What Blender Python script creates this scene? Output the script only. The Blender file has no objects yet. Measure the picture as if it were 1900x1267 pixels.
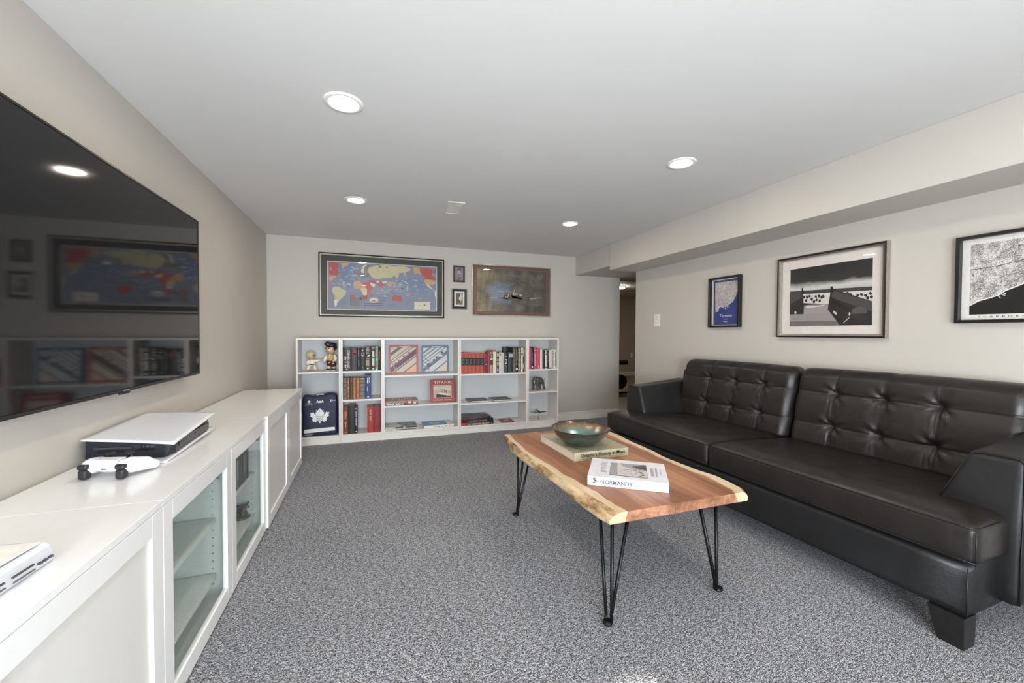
import bpy, bmesh, math, random
from mathutils import Vector, Matrix, noise as mnoise
random.seed(7)
D = bpy.data
SC = bpy.context.scene
COL = SC.collection
R = math.radians

# ------------------------------------------------------------------ camera
F_PX, YAW, PITCH, ROLL, CAM_H = 753.904, 0.338156, -0.0198685, 0.0040584, 1.10733
cd = D.cameras.new('camera'); cam = D.objects.new('camera', cd); COL.objects.link(cam)
cd.sensor_fit = 'HORIZONTAL'; cd.sensor_width = 36.0; cd.lens = F_PX / 1900 * 36.0
cd.clip_start = 0.02
_F = Vector((math.sin(YAW)*math.cos(PITCH), math.cos(YAW)*math.cos(PITCH), math.sin(PITCH)))
_R = Vector((math.cos(YAW), -math.sin(YAW), 0)); _U = _R.cross(_F)
_R2 = _R*math.cos(ROLL) + _U*math.sin(ROLL); _U2 = -_R*math.sin(ROLL) + _U*math.cos(ROLL)
cam.matrix_world = Matrix(((_R2.x, _U2.x, -_F.x, 0), (_R2.y, _U2.y, -_F.y, 0), (_R2.z, _U2.z, -_F.z, CAM_H), (0, 0, 0, 1)))
SC.camera = cam

# ------------------------------------------------------------------ world, sun, daylight, exposure
w = D.worlds.new('sky'); SC.world = w; w.use_nodes = True
bg = w.node_tree.nodes['Background']
bg.inputs[0].default_value = (0.75, 0.86, 1.0, 1); bg.inputs[1].default_value = 1.0

def lamp(kind, name, loc, rot, energy, color, **kw):
    l = D.lights.new(name, kind); l.energy = energy; l.color = color
    for k, v in kw.items(): setattr(l, k, v)
    o = D.objects.new(name, l); COL.objects.link(o); o.location = loc; o.rotation_euler = rot
    return o
WIN = (-0.70, 0.10, 0.30, 1.46)     # rear window x0 x1 z0 z1
WIN2 = (0.35, 1.70, 0.30, 1.46)
# daylight entering by the two windows of the rear wall
lamp('AREA', 'daylight', ((WIN[0]+WIN[1])/2, -1.62, (WIN[2]+WIN[3])/2), (R(90), 0, 0), 135, (0.86, 0.94, 1.0),
     shape='RECTANGLE', size=WIN[1]-WIN[0], size_y=WIN[3]-WIN[2])
lamp('AREA', 'daylight', ((WIN2[0]+WIN2[1])/2, -1.62, (WIN2[2]+WIN2[3])/2), (R(90), 0, 0), 70, (0.88, 0.95, 1.0),
     shape='RECTANGLE', size=WIN2[1]-WIN2[0], size_y=WIN2[3]-WIN2[2])
sv = Vector((-0.80, 2.675, -1.42)).normalized()
so = lamp('SUN', 'sun', (-1, -4, 4), (0, 0, 0), 9.0, (1.0, 0.95, 0.86), angle=0.01)
so.rotation_euler = sv.to_track_quat('-Z', 'Y').to_euler()
DOWN_W = 4.6
DOWNLIGHTS = [(-0.10, 1.90), (1.70, 1.905), (-0.09, 3.25), (1.70, 3.285), (-0.10, 0.40), (1.70, 0.40)]
SC.view_settings.view_transform = 'Standard'
SC.view_settings.look = 'None'
SC.view_settings.exposure = 0.0
SC.view_settings.gamma = 1.0
SC.view_settings.use_curve_mapping = False

# ------------------------------------------------------------------ materials
def srgb(c):
    return tuple(((x/255)/12.92 if x/255 <= 0.04045 else ((x/255+0.055)/1.055)**2.4) for x in c)
class NT:
    def __init__(s, name):
        s.m = D.materials.new(name); s.m.use_nodes = True; s.t = s.m.node_tree
        s.b = s.t.nodes['Principled BSDF']; s.out = s.t.nodes['Material Output']
    def n(s, typ, **kw):
        nd = s.t.nodes.new(typ)
        for k, v in kw.items():
            if k.startswith('i_'):
                key = k[2:]; key = int(key) if key.isdigit() else key.replace('_', ' ')
                nd.inputs[key].default_value = v
            else: setattr(nd, k, v)
        return nd
    def l(s, a, b): s.t.links.new(a, b)
    def tex(s, scale=(1, 1, 1), kind='Object', rot=(0, 0, 0)):
        tc = s.n('ShaderNodeTexCoord'); mp = s.n('ShaderNodeMapping')
        mp.inputs['Scale'].default_value = scale; mp.inputs['Rotation'].default_value = rot
        s.l(tc.outputs[kind], mp.inputs[0]); return mp.outputs[0]
    def noise(s, vec, scale, detail=3, rough=0.5):
        nd = s.n('ShaderNodeTexNoise'); nd.inputs['Scale'].default_value = scale
        nd.inputs['Detail'].default_value = detail; nd.inputs['Roughness'].default_value = rough
        s.l(vec, nd.inputs['Vector']); return nd.outputs['Fac']
    def ramp(s, fac, stops):
        r = s.n('ShaderNodeValToRGB'); e = r.color_ramp.elements
        while len(e) < len(stops): e.new(0.5)
        for i, (p, c) in enumerate(stops):
            e[i].position = p; e[i].color = (*c, 1) if len(c) == 3 else c
        s.l(fac, r.inputs[0]); return r.outputs[0]
    def bump(s, h, strength, dist=0.01, normal=None):
        b = s.n('ShaderNodeBump'); b.inputs['Strength'].default_value = strength; b.inputs['Distance'].default_value = dist
        s.l(h, b.inputs['Height'])
        if normal is not None: s.l(normal, b.inputs['Normal'])
        s.l(b.outputs[0], s.b.inputs['Normal']); return b.outputs[0]
    def mix(s, fac, a, b, mode='MIX'):
        m = s.n('ShaderNodeMix', data_type='RGBA', blend_type=mode)
        if isinstance(fac, (int, float)): m.inputs[0].default_value = fac
        else: s.l(fac, m.inputs[0])
        for i, c in ((6, a), (7, b)):
            if isinstance(c, tuple): m.inputs[i].default_value = (*c[:3], 1)
            else: s.l(c, m.inputs[i])
        return m.outputs[2]
_pm = {}
def pm(rgb, rough=0.55, metal=0.0, var=0.06, bump=0.0, bscale=200, spec=0.5, coat=0.0):
    """plain procedural material: colour (sRGB 0-255) with a light grain"""
    k = (rgb, rough, metal, var, bump, bscale, spec, coat)
    if k in _pm: return _pm[k]
    s = NT('surface_%02x%02x%02x' % tuple(int(x) for x in rgb)); c = srgb(rgb)
    v = s.tex()
    n = s.noise(v, 35, 2)
    col = s.ramp(n, [(0.3, tuple(x*(1-var) for x in c)), (0.7, tuple(min(1, x*(1+var)) for x in c))])
    s.l(col, s.b.inputs['Base Color'])
    s.b.inputs['Roughness'].default_value = rough; s.b.inputs['Metallic'].default_value = metal
    s.b.inputs['Specular IOR Level'].default_value = spec; s.b.inputs['Coat Weight'].default_value = coat
    if bump: s.bump(s.noise(v, bscale, 2), bump, 0.002)
    _pm[k] = s.m; return s.m

def m_wall(name, rgb):
    s = NT(name); v = s.tex(); c = srgb(rgb)
    n = s.noise(v, 1.2, 2)
    s.l(s.ramp(n, [(0.3, tuple(x*0.985 for x in c)), (0.7, tuple(x*1.015 for x in c))]), s.b.inputs['Base Color'])
    s.b.inputs['Roughness'].default_value = 0.72; s.b.inputs['Specular IOR Level'].default_value = 0.25
    s.bump(s.noise(v, 320, 3), 0.06, 0.002); return s.m
M_WALL = m_wall('wall_paint', (200, 194, 186))
M_CEIL = m_wall('ceiling_paint', (222, 221, 219))
M_TRIM = pm((236, 233, 229), 0.4, var=0.01)

def m_carpet():
    s = NT('heather_carpet')
    v = s.tex((1, 1, 1)); vs = s.tex((1.0, 2.8, 1.0), rot=(0, 0, R(-7)))
    fine = s.noise(vs, 150, 3, 0.65); spk = s.noise(v, 420, 2, 0.6); hue = s.noise(vs, 22, 2, 0.6); big = s.noise(v, 1.3, 2)
    b = s.n('ShaderNodeMath', operation='MULTIPLY_ADD', i_1=0.55); s.l(spk, b.inputs[0])
    st = s.noise(s.tex((1.0, 3.2, 1.0), rot=(0, 0, R(-9))), 48, 3, 0.6); st2 = s.n('ShaderNodeMath', operation='MULTIPLY_ADD', i_1=0.40); s.l(st, st2.inputs[0]); s.l(fine, st2.inputs[2]); st3 = s.n('ShaderNodeMath', operation='SUBTRACT', i_1=0.20); s.l(st2.outputs[0], st3.inputs[0]); s.l(st3.outputs[0], b.inputs[2])
    col = s.ramp(b.outputs[0], [(0.67, srgb((34, 34, 36))), (0.775, srgb((86, 86, 89))), (0.88, srgb((204, 205, 211)))])
    tint = s.ramp(hue, [(0.38, (0.97, 0.99, 1.02)), (0.62, (1.03, 1.0, 0.97))])
    col = s.mix(1.0, col, tint, 'MULTIPLY')
    shade = s.ramp(big, [(0.35, (0.93, 0.93, 0.93)), (0.65, (1.05, 1.05, 1.05))])
    col = s.mix(1.0, col, shade, 'MULTIPLY')
    s.l(col, s.b.inputs['Base Color']); s.b.inputs['Roughness'].default_value = 0.95
    s.b.inputs['Specular IOR Level'].default_value = 0.1; s.b.inputs['Sheen Weight'].default_value = 0.15
    s.bump(b.outputs[0], 0.12, 0.001); return s.m
M_CARPET = m_carpet()

def m_leather(name, rgb, rough=0.4):
    s = NT(name); v = s.tex(); c = srgb(rgb)
    big = s.noise(v, 5, 3); fine = s.n('ShaderNodeTexVoronoi', feature='DISTANCE_TO_EDGE'); fine.inputs['Scale'].default_value = 260
    s.l(v, fine.inputs['Vector'])
    s.l(s.ramp(big, [(0.35, tuple(x*0.85 for x in c)), (0.7, tuple(x*1.25 for x in c))]), s.b.inputs['Base Color'])
    rr = s.ramp(s.noise(v, 9, 3), [(0.3, (rough-0.06,)*3), (0.7, (rough+0.09,)*3)]); s.l(rr, s.b.inputs['Roughness'])
    s.b.inputs['Specular IOR Level'].default_value = 0.5
    cre = s.noise(s.tex((1, 1, 1)), 38, 4, 0.6)
    b1 = s.n('ShaderNodeBump'); b1.inputs['Strength'].default_value = 0.22; b1.inputs['Distance'].default_value = 0.006; s.l(cre, b1.inputs['Height'])
    s.bump(fine.outputs['Distance'], 0.12, 0.001, b1.outputs[0]); return s.m
M_LEATHER = m_leather('black_leather', (31, 27, 25), 0.38)
M_LEATHER_B = m_leather('black_leather_panel', (24, 24, 25), 0.44)

def m_wood(name, c0, c1, c2, sc=1.0, rough=0.42):
    s = NT(name)
    d = s.noise(s.tex((3.2*sc, 0.55*sc, 3.2*sc)), 2.2, 3, 0.5)
    g = s.noise(s.tex((26*sc, 1.1*sc, 26*sc)), 1.6, 4, 0.6)
    k = s.n('ShaderNodeMath', operation='MULTIPLY_ADD', i_1=0.45); s.l(g, k.inputs[0]); s.l(d, k.inputs[2])
    fine = s.noise(s.tex((110, 5, 110)), 2, 3)
    col = s.ramp(k.outputs[0], [(0.58, srgb(c0)), (0.72, srgb(c1)), (0.86, srgb(c2))])
    fl = s.ramp(fine, [(0.35, (0.88, 0.86, 0.84)), (0.6, (1, 1, 1))]); col = s.mix(0.6, col, fl, 'MULTIPLY')
    s.l(col, s.b.inputs['Base Color']); s.b.inputs['Roughness'].default_value = rough
    s.bump(fine, 0.06, 0.002); return s.m
M_HEART = m_wood('acacia_heartwood', (132, 86, 60), (162, 110, 80), (184, 134, 100))
M_SAP = m_wood('acacia_sapwood', (204, 176, 136), (216, 192, 158), (226, 206, 176))
M_ENDG = m_wood('acacia_end_grain', (118, 78, 56), (152, 104, 78), (178, 130, 100), 1.6, 0.5)
def m_bark():
    s = NT('acacia_live_edge'); v = s.tex((1, 0.5, 1.6))
    n = s.noise(v, 11, 5, 0.65)
    col = s.ramp(n, [(0.36, srgb((96, 70, 46))), (0.44, srgb((168, 136, 96))), (0.56, srgb((212, 186, 148))), (0.8, srgb((226, 206, 174)))])
    s.l(col, s.b.inputs['Base Color']); s.b.inputs['Roughness'].default_value = 0.5
    s.bump(n, 0.5, 0.008); return s.m
M_BARK = m_bark()
M_METAL_BLK = pm((22, 22, 24), 0.32, 0.6, 0.03)
M_WHITE = pm((230, 225, 218), 0.34, var=0.01)              # lacquered shelf
M_WHITE_C = pm((245, 245, 244), 0.25, var=0.01, coat=0.2)  # cabinet
M_CAB_PANEL = pm((228, 225, 220), 0.38, var=0.01)
M_CAB_IN = pm((216, 222, 218), 0.45, var=0.02)
M_PLASTIC_W = pm((236, 238, 244), 0.3, var=0.01)
M_BLACKP = pm((24, 25, 28), 0.35, var=0.04)
M_SCREEN = None
def m_screen():
    s = NT('dark_screen'); v = s.tex()
    s.l(s.ramp(s.noise(v, 3, 2), [(0.3, (0.006, 0.006, 0.007)), (0.7, (0.009, 0.009, 0.010))]), s.b.inputs['Base Color'])
    s.b.inputs['Roughness'].default_value = 0.05; s.b.inputs['IOR'].default_value = 1.5; return s.m
M_SCREEN = m_screen()
def m_glass(name, tint=(1, 1, 1), ior=1.45, rough=0.0):
    s = NT(name); s.t.nodes.remove(s.b)
    tr = s.n('ShaderNodeBsdfTransparent'); tr.inputs[0].default_value = (*tint, 1)
    gl = s.n('ShaderNodeBsdfGlossy'); gl.inputs['Roughness'].default_value = rough
    fr = s.n('ShaderNodeFresnel'); fr.inputs[0].default_value = ior
    ge = s.n('ShaderNodeNewGeometry'); iv = s.n('ShaderNodeMath', operation='SUBTRACT', i_0=1.0); s.l(ge.outputs['Backfacing'], iv.inputs[1])
    mu = s.n('ShaderNodeMath', operation='MULTIPLY'); s.l(fr.outputs[0], mu.inputs[0]); s.l(iv.outputs[0], mu.inputs[1])
    mx = s.n('ShaderNodeMixShader'); s.l(mu.outputs[0], mx.inputs[0]); s.l(tr.outputs[0], mx.inputs[1]); s.l(gl.outputs[0], mx.inputs[2])
    s.l(mx.outputs[0], s.out.inputs[0]); return s.m
M_GLASS = m_glass('picture_glass', (1, 1, 1), 1.33)
M_GLASS_G = m_glass('cabinet_glass', (0.972, 0.990, 0.982), 1.4)
def emit(name, rgb, st):
    s = NT(name); s.b.inputs['Base Color'].default_value = (*rgb, 1)
    s.b.inputs['Emission Color'].default_value = (*rgb, 1); s.b.inputs['Emission Strength'].default_value = st; return s.m

# ------------------------------------------------------------------ builders
def tag(o, label, cat, group=None):
    o['label'] = label; o['category'] = cat
    if group: o['group'] = group
    return o
def obj(name, bm_or_me, mats=None, parent=None, smooth=False, bevel=0, seg=2, loc=None):
    if isinstance(bm_or_me, bmesh.types.BMesh):
        me = D.meshes.new(name); bm_or_me.to_mesh(me); bm_or_me.free()
    else: me = bm_or_me
    if mats is not None:
        for m in (mats if isinstance(mats, (list, tuple)) else [mats]): me.materials.append(m)
    if smooth:
        for p in me.polygons: p.use_smooth = True
    o = D.objects.new(name, me); COL.objects.link(o)
    if parent: o.parent = parent
    if loc: o.location = loc
    if bevel:
        b = o.modifiers.new('bevel', 'BEVEL'); b.width = bevel; b.segments = seg; b.limit_method = 'ANGLE'; b.angle_limit = R(40)
        b.harden_normals = False
    return o
def thing(name, label, cat, loc=(0, 0, 0), rz=0, group=None):
    o = D.objects.new(name, None); COL.objects.link(o); o.location = loc; o.rotation_euler = (0, 0, rz)
    o.empty_display_size = 0.05
    return tag(o, label, cat, group)
def struct(name, bm, m, parent=None, **kw):
    o = obj(name, bm, m, parent, **kw)
    if not parent: o['kind'] = 'structure'
    return o
def box(bm, x0, x1, y0, y1, z0, z1, mi=0):
    vs = [bm.verts.new((x, y, z)) for z in (z0, z1) for y in (y0, y1) for x in (x0, x1)]
    for f in ((0, 2, 3, 1), (4, 5, 7, 6), (0, 1, 5, 4), (2, 6, 7, 3), (0, 4, 6, 2), (1, 3, 7, 5)):
        fc = bm.faces.new([vs[i] for i in f]); fc.material_index = mi
    return bm
def B(*a):
    bm = bmesh.new()
    for q in a: box(bm, *q)
    return bm
def boxes(name, lst, m, parent=None, **kw): return obj(name, B(*lst), m, parent, **kw)
def poly(bm, pts, mi=0):
    try:
        f = bm.faces.new([bm.verts.new(p) for p in pts]); f.material_index = mi; return f
    except ValueError: return None
def tube(bm, pts, r, n=10, mi=0, cap=True):
    pts = [Vector(p) for p in pts]; rs = r if isinstance(r, (list, tuple)) else [r]*len(pts)
    rings = []; up = None
    for i, p in enumerate(pts):
        t = (pts[min(i+1, len(pts)-1)] - pts[max(i-1, 0)]).normalized()
        if up is None: up = Vector((0, 0, 1)) if abs(t.z) < 0.9 else Vector((1, 0, 0))
        a = (up - t*up.dot(t)).normalized(); up = a; b = t.cross(a)
        rings.append([bm.verts.new(p + (a*math.cos(2*math.pi*k/n) + b*math.sin(2*math.pi*k/n))*rs[i]) for k in range(n)])
    for i in range(len(rings)-1):
        for k in range(n):
            f = bm.faces.new((rings[i][k], rings[i][(k+1) % n], rings[i+1][(k+1) % n], rings[i+1][k])); f.material_index = mi; f.smooth = True
    if cap:
        bm.faces.new(rings[0][::-1]).material_index = mi; bm.faces.new(rings[-1]).material_index = mi
    return bm
def lathe(bm, prof, n=48, c=(0, 0), mi=0, wob=None):
    rings = []
    for j, (r, z) in enumerate(prof):
        if r < 1e-6: rings.append([bm.verts.new((c[0], c[1], z))])
        else: rings.append([bm.verts.new((c[0]+r*math.cos(2*math.pi*k/n), c[1]+r*math.sin(2*math.pi*k/n), z + (wob(j, k, n) if wob else 0))) for k in range(n)])
    for a, b in zip(rings, rings[1:]):
        for k in range(n):
            q = [a[k % len(a)], a[(k+1) % n % len(a)], b[(k+1) % n % len(b)], b[k % len(b)]]
            u = []
            for x in q:
                if x not in u: u.append(x)
            if len(u) > 2:
                f = bm.faces.new(u); f.material_index = mi; f.smooth = True
    return bm
class Fr:
    """flat local frame: P(u, v, n) = O + u U + v V + n N"""
    def __init__(s, O, U, V, N=None):
        s.O, s.U, s.V = Vector(O), Vector(U), Vector(V)
        s.N = Vector(N) if N is not None else s.U.cross(s.V).normalized()
    def __call__(s, u, v, n=0): return s.O + s.U*u + s.V*v + s.N*n
def prints(name, fr, layers, parent, rough=0.5, dn=0.00035, n0=0.0):
    """layers: list of (rgb or material, [polygons in fr units]); each layer sits a hair above the last"""
    bm = bmesh.new(); mats = []
    for i, (c, ps) in enumerate(layers):
        m = pm(c, rough, var=0.03) if isinstance(c, tuple) else c
        if m not in mats: mats.append(m)
        for p in ps: poly(bm, [fr(u, v, n0 + dn*(i+1)) for u, v in p], mats.index(m))
    return obj(name, bm, mats, parent)
def rect(u0, v0, u1, v1): return [(u0, v0), (u1, v0), (u1, v1), (u0, v1)]
def ell(cu, cv, ru, rv, n=20): return [(cu+ru*math.cos(2*math.pi*k/n), cv+rv*math.sin(2*math.pi*k/n)) for k in range(n)]
_tx = {}
def text(name, s, fr, u, v, size, rgb, parent, width=None, rot=0, n=0.0012, center=True, spacing=1.0, bold=0.0, rough=0.5):
    """lettering laid on a frame; size in fr units of capital height"""
    k = (s, spacing, bold)
    if k not in _tx:
        cu = D.curves.new('lettering', 'FONT'); cu.body = s; cu.size = 1.0; cu.resolution_u = 2; cu.space_character = spacing
        cu.offset = bold
        to = D.objects.new('tmp', cu); COL.objects.link(to); bpy.context.view_layer.update()
        me = D.meshes.new_from_object(to); D.objects.remove(to)
        _tx[k] = ([v_.co.copy() for v_ in me.vertices], [list(p.vertices) for p in me.polygons])
    vs, fs = _tx[k]
    if not vs: return None
    x0 = min(a.x for a in vs); x1 = max(a.x for a in vs); sc = size/0.69; sx = sc
    if width: sx = width/(x1-x0)
    ca, sa = math.cos(rot), math.sin(rot); out = []
    for a in vs:
        x = (a.x - (x0+x1)/2 if center else a.x-x0)*sx; y = (a.y - 0.345)*sc
        out.append(fr(u + x*ca - y*sa, v + x*sa + y*ca, n))
    me = D.meshes.new(name); me.from_pydata([tuple(p) for p in out], [], fs)
    return obj(name, me, pm(rgb, rough, var=0.02), parent)
def soft_box(name, cx, cy, cz, lx, ly, lz, r, nx, ny, nz, mat, parent, fn=None, smooth=True):
    """closed rounded box as one subdivided skin; fn(p, local01) may move every vertex"""
    bm = bmesh.new(); verts = {}
    def V(i, j, k):
        key = (i, j, k)
        if key in verts: return verts[key]
        def g(t, n, l):      # denser towards the edges
            x = t/n*2-1; x = math.copysign(abs(x)**0.85, x) if n > 3 else x
            return x*l/2
        p = Vector((g(i, nx, lx), g(j, ny, ly), g(k, nz, lz)))
        q = Vector((max(-lx/2+r, min(lx/2-r, p.x)), max(-ly/2+r, min(ly/2-r, p.y)), max(-lz/2+r, min(lz/2-r, p.z))))
        d = p - q
        if d.length > 1e-9:
            mx = max(abs(d.x), abs(d.y), abs(d.z)); d = d.normalized()*min(r, mx if mx < r else r)
            p = q + d
        s = Vector([max(0.0, min(1.0, q_)) for q_ in (p.x/lx+0.5, p.y/ly+0.5, p.z/lz+0.5)])
        if fn: p = fn(p.copy(), s)
        verts[key] = bm.verts.new(p + Vector((cx, cy, cz))); return verts[key]
    for i in range(nx):
        for j in range(ny):
            bm.faces.new((V(i, j, 0), V(i, j+1, 0), V(i+1, j+1, 0), V(i+1, j, 0)))
            bm.faces.new((V(i, j, nz), V(i+1, j, nz), V(i+1, j+1, nz), V(i, j+1, nz)))
    for i in range(nx):
        for k in range(nz):
            bm.faces.new((V(i, 0, k), V(i+1, 0, k), V(i+1, 0, k+1), V(i, 0, k+1)))
            bm.faces.new((V(i, ny, k), V(i, ny, k+1), V(i+1, ny, k+1), V(i+1, ny, k)))
    for j in range(ny):
        for k in range(nz):
            bm.faces.new((V(0, j, k), V(0, j, k+1), V(0, j+1, k+1), V(0, j+1, k)))
            bm.faces.new((V(nx, j, k), V(nx, j+1, k), V(nx, j+1, k+1), V(nx, j, k+1)))
    return obj(name, bm, mat, parent, smooth=smooth)
def blob(name, prims, voxel, mat, parent, smooth_it=6):
    """one continuous skin grown over overlapping ellipsoids ('e') and tapering limbs ('c')"""
    bm = bmesh.new()
    for p in prims:
        if p[0] == 'e':
            _, c, r_ = p[:3]; rz = p[3] if len(p) > 3 else (0, 0, 0)
            mt = Matrix.Translation(c) @ Matrix.Rotation(rz[2], 4, 'Z') @ Matrix.Rotation(rz[1], 4, 'Y') @ Matrix.Rotation(rz[0], 4, 'X') @ Matrix.Diagonal((*r_, 1))
            bmesh.ops.create_uvsphere(bm, u_segments=16, v_segments=10, radius=1, matrix=mt)
        else:
            _, pts, rs = p
            tube(bm, pts, rs, 12)
            for q, rr in ((pts[0], rs[0]), (pts[-1], rs[-1])):
                bmesh.ops.create_uvsphere(bm, u_segments=12, v_segments=8, radius=rr, matrix=Matrix.Translation(q))
    o = obj(name, bm, mat, parent, smooth=True)
    m = o.modifiers.new('remesh', 'REMESH'); m.mode = 'VOXEL'; m.voxel_size = voxel; m.use_smooth_shade = True
    s = o.modifiers.new('smooth', 'SMOOTH'); s.iterations = smooth_it; s.factor = 0.5
    return o

# ================================================================== ROOM
XL, XR, YB, YR, ZC = -0.969, 2.847, 4.670, -1.50, 2.0924
XSF, ZSF = 2.492, 1.806
T = 0.12
struct('floor', B((XL-T, 9.6, YR-T, 9.6, -0.10, 0)), M_CARPET)
struct('ceiling', B((XL-T, 9.6, YR-T, 9.6, ZC, ZC+0.1)), M_CEIL)
struct('wall_left', B((XL-T, XL, YR-T, YB+T, 0, ZC)), M_WALL)
struct('wall_back', B((XL, 3.172, YB, YB+T, 0, ZC)), M_WALL, bevel=0.004)
struct('wall_right', B((XR, XR+T, YR, 3.883, 0, ZC)), M_WALL, bevel=0.004)
# rear wall (behind the camera) with two real openings
rw = bmesh.new(); y0, y1 = YR-T, YR
for a in ((XL, WIN[0], 0, ZC), (WIN[1], WIN2[0], 0, ZC), (WIN2[1], XR+T, 0, ZC), (WIN[0], WIN[1], 0, WIN[2]), (WIN[0], WIN[1], WIN[3], ZC),
          (WIN2[0], WIN2[1], 0, WIN2[2]), (WIN2[0], WIN2[1], WIN2[3], ZC)):
    box(rw, a[0], a[1], y0, y1, a[2], a[3])
struct('wall_rear', rw, M_WALL)
for i, W_ in enumerate((WIN, WIN2)):
    bm = bmesh.new(); t = 0.04
    for a in ((W_[0], W_[1], W_[2], W_[2]+t), (W_[0], W_[1], W_[3]-t, W_[3]), (W_[0], W_[0]+t, W_[2]+t, W_[3]-t), (W_[1]-t, W_[1], W_[2]+t, W_[3]-t)):
        box(bm, a[0], a[1], YR-0.09, YR-0.05, a[2], a[3])
    struct('window_%d' % (i+1), bm, M_TRIM)
# boxed-in soffit along the right wall and the lower bulkhead over the hall opening
struct('soffit_right', B((XSF, XR+T, YR, 3.868, ZSF, ZC)), M_WALL, bevel=0.003)
struct('soffit_hall', B((2.505, 5.2, 3.868, 4.95, 1.855, ZC)), M_WALL, bevel=0.003)
# hall and gym room seen through the gap
M_LAM = m_wood('laminate_floor', (96, 80, 66), (112, 94, 78), (128, 108, 90), 0.8, 0.4)
struct('floor_hall', B((XR+T+0.005, 9.5, 4.20, 9.5, 0.0, 0.006), (3.2, 9.5, 4.2, 4.85, 0.0, 0.006)), M_LAM)
M_WALL_H = m_wall('hall_paint', (176, 164, 148))
struct('wall_hall_far', B((3.0, 9.5, 9.05, 9.15, 0, ZC)), M_WALL_H)
struct('wall_hall_left', B((3.0, 3.172, YB+T, 9.05, 0, ZC)), M_WALL_H)
struct('wall_hall_right', B((9.4, 9.5, 3.9, 9.05, 0, ZC)), M_WALL_H)
struct('wall_hall_near', B((XR+T, 9.5, 3.763, 3.883, 0, ZC)), M_WALL_H)
struct('trim_1', B((3.172, 5.2, 4.95, 5.03, 1.90, ZC)), M_TRIM)
def baseboard(name, pts, h=0.098):
    """pts: two floor points; profile stepped, standing off the wall to the left of a->b"""
    a, b = Vector((*pts[0], 0)), Vector((*pts[1], 0)); d = (b-a).normalized(); n = Vector((-d.y, d.x, 0))
    prof = [(0, 0), (0.014, 0), (0.014, h*0.62), (0.009, h*0.66), (0.009, h*0.84), (0.013, h*0.88), (0.011, h*0.97), (0.004, h), (0, h)]
    bm = bmesh.new(); A = [bm.verts.new(a + n*p[0] + Vector((0, 0, p[1]))) for p in prof]; Bv = [bm.verts.new(b + n*p[0] + Vector((0, 0, p[1]))) for p in prof]
    for i in range(len(prof)-1): bm.faces.new((A[i], Bv[i], Bv[i+1], A[i+1]))
    bm.faces.new(A[::-1]); bm.faces.new(Bv)
    bmesh.ops.recalc_face_normals(bm, faces=bm.faces)
    return struct(name, bm, M_TRIM)
baseboard('baseboard_back', ((3.172, YB), (XL, YB)))
baseboard('baseboard_right', ((XR, YR), (XR, 3.883)))
baseboard('baseboard_left', ((XL, YB), (XL, YR)))
baseboard('baseboard_hall', ((9.4, 9.05), (3.172, 9.05)), 0.11)

# ------------------------------------------------------------------ downlights
M_LENS = emit('lamp_lens', (1.0, 0.93, 0.84), 14.0)
LBL = {0: 'round recessed ceiling downlight nearest the camera on the left, above the television',
       1: 'round recessed ceiling downlight on the right, above the coffee table',
       2: 'round recessed ceiling downlight at the far left, near the framed world map',
       3: 'round recessed ceiling downlight at the far right, near the soffit end',
       4: 'round recessed ceiling downlight behind the camera, on the cabinet side',
       5: 'round recessed ceiling downlight behind the camera, on the sofa side'}
for i, (x, y) in enumerate(DOWNLIGHTS):
    t = thing('downlight', LBL[i], 'ceiling light', (x, y, ZC), 0, 'recessed downlights')
    bm = bmesh.new(); lathe(bm, [(0.080, 0.0), (0.080, -0.003), (0.076, -0.006), (0.064, -0.007), (0.058, -0.004), (0.058, -0.001)], 40)
    obj('trim_ring', bm, pm((246, 240, 232), 0.35, var=0.01), t)
    bm = bmesh.new(); lathe(bm, [(0.0580, -0.0035), (0.03, -0.0045), (0, -0.005)], 32); obj('lens', bm, M_LENS, t)
    lamp('AREA', 'downlight_bulb', (x, y, ZC-0.008), (0, 0, 0), DOWN_W, (1.0, 0.86, 0.70), shape='DISK', size=0.11)

# ceiling register
t = thing('ceiling_vent', 'white rectangular air vent set in the ceiling between the downlights', 'vent', (0.629, 3.185, ZC), R(-2))
bm = bmesh.new()
for a in ((-0.066, 0.066, -0.150, -0.130), (-0.066, 0.066, 0.130, 0.150), (-0.066, -0.048, -0.13, 0.13), (0.048, 0.066, -0.13, 0.13)):
    box(bm, a[0], a[1], a[2], a[3], -0.007, 0)
obj('frame', bm, pm((226, 222, 216), 0.4), t, bevel=0.002)
for k in range(9):
    y = -0.118 + k*0.0295
    bm = bmesh.new(); poly(bm, [(-0.048, y, -0.002), (0.048, y, -0.002), (0.048, y+0.022, -0.0065), (-0.048, y+0.022, -0.0065)])
    poly(bm, [(-0.048, y+0.022, -0.0065), (0.048, y+0.022, -0.0065), (0.048, y+0.022, -0.005), (-0.048, y+0.022, -0.005)])
    obj('slat', bm, pm((214, 210, 204), 0.4), t)

# light switch plate
t = thing('light_switch', 'white double rocker switch plate on the right wall beside the hall opening', 'light switch', (XR, 3.515, 1.25))
boxes('plate', [(-0.006, -0.0001, -0.045, 0.045, -0.064, 0.064)], pm((240, 238, 234), 0.35), t, bevel=0.002)
for z in (-0.028, 0.028): boxes('rocker', [(-0.010, -0.0062, -0.018, 0.018, z-0.022, z+0.022)], pm((232, 230, 226), 0.3), t, bevel=0.002)

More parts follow.
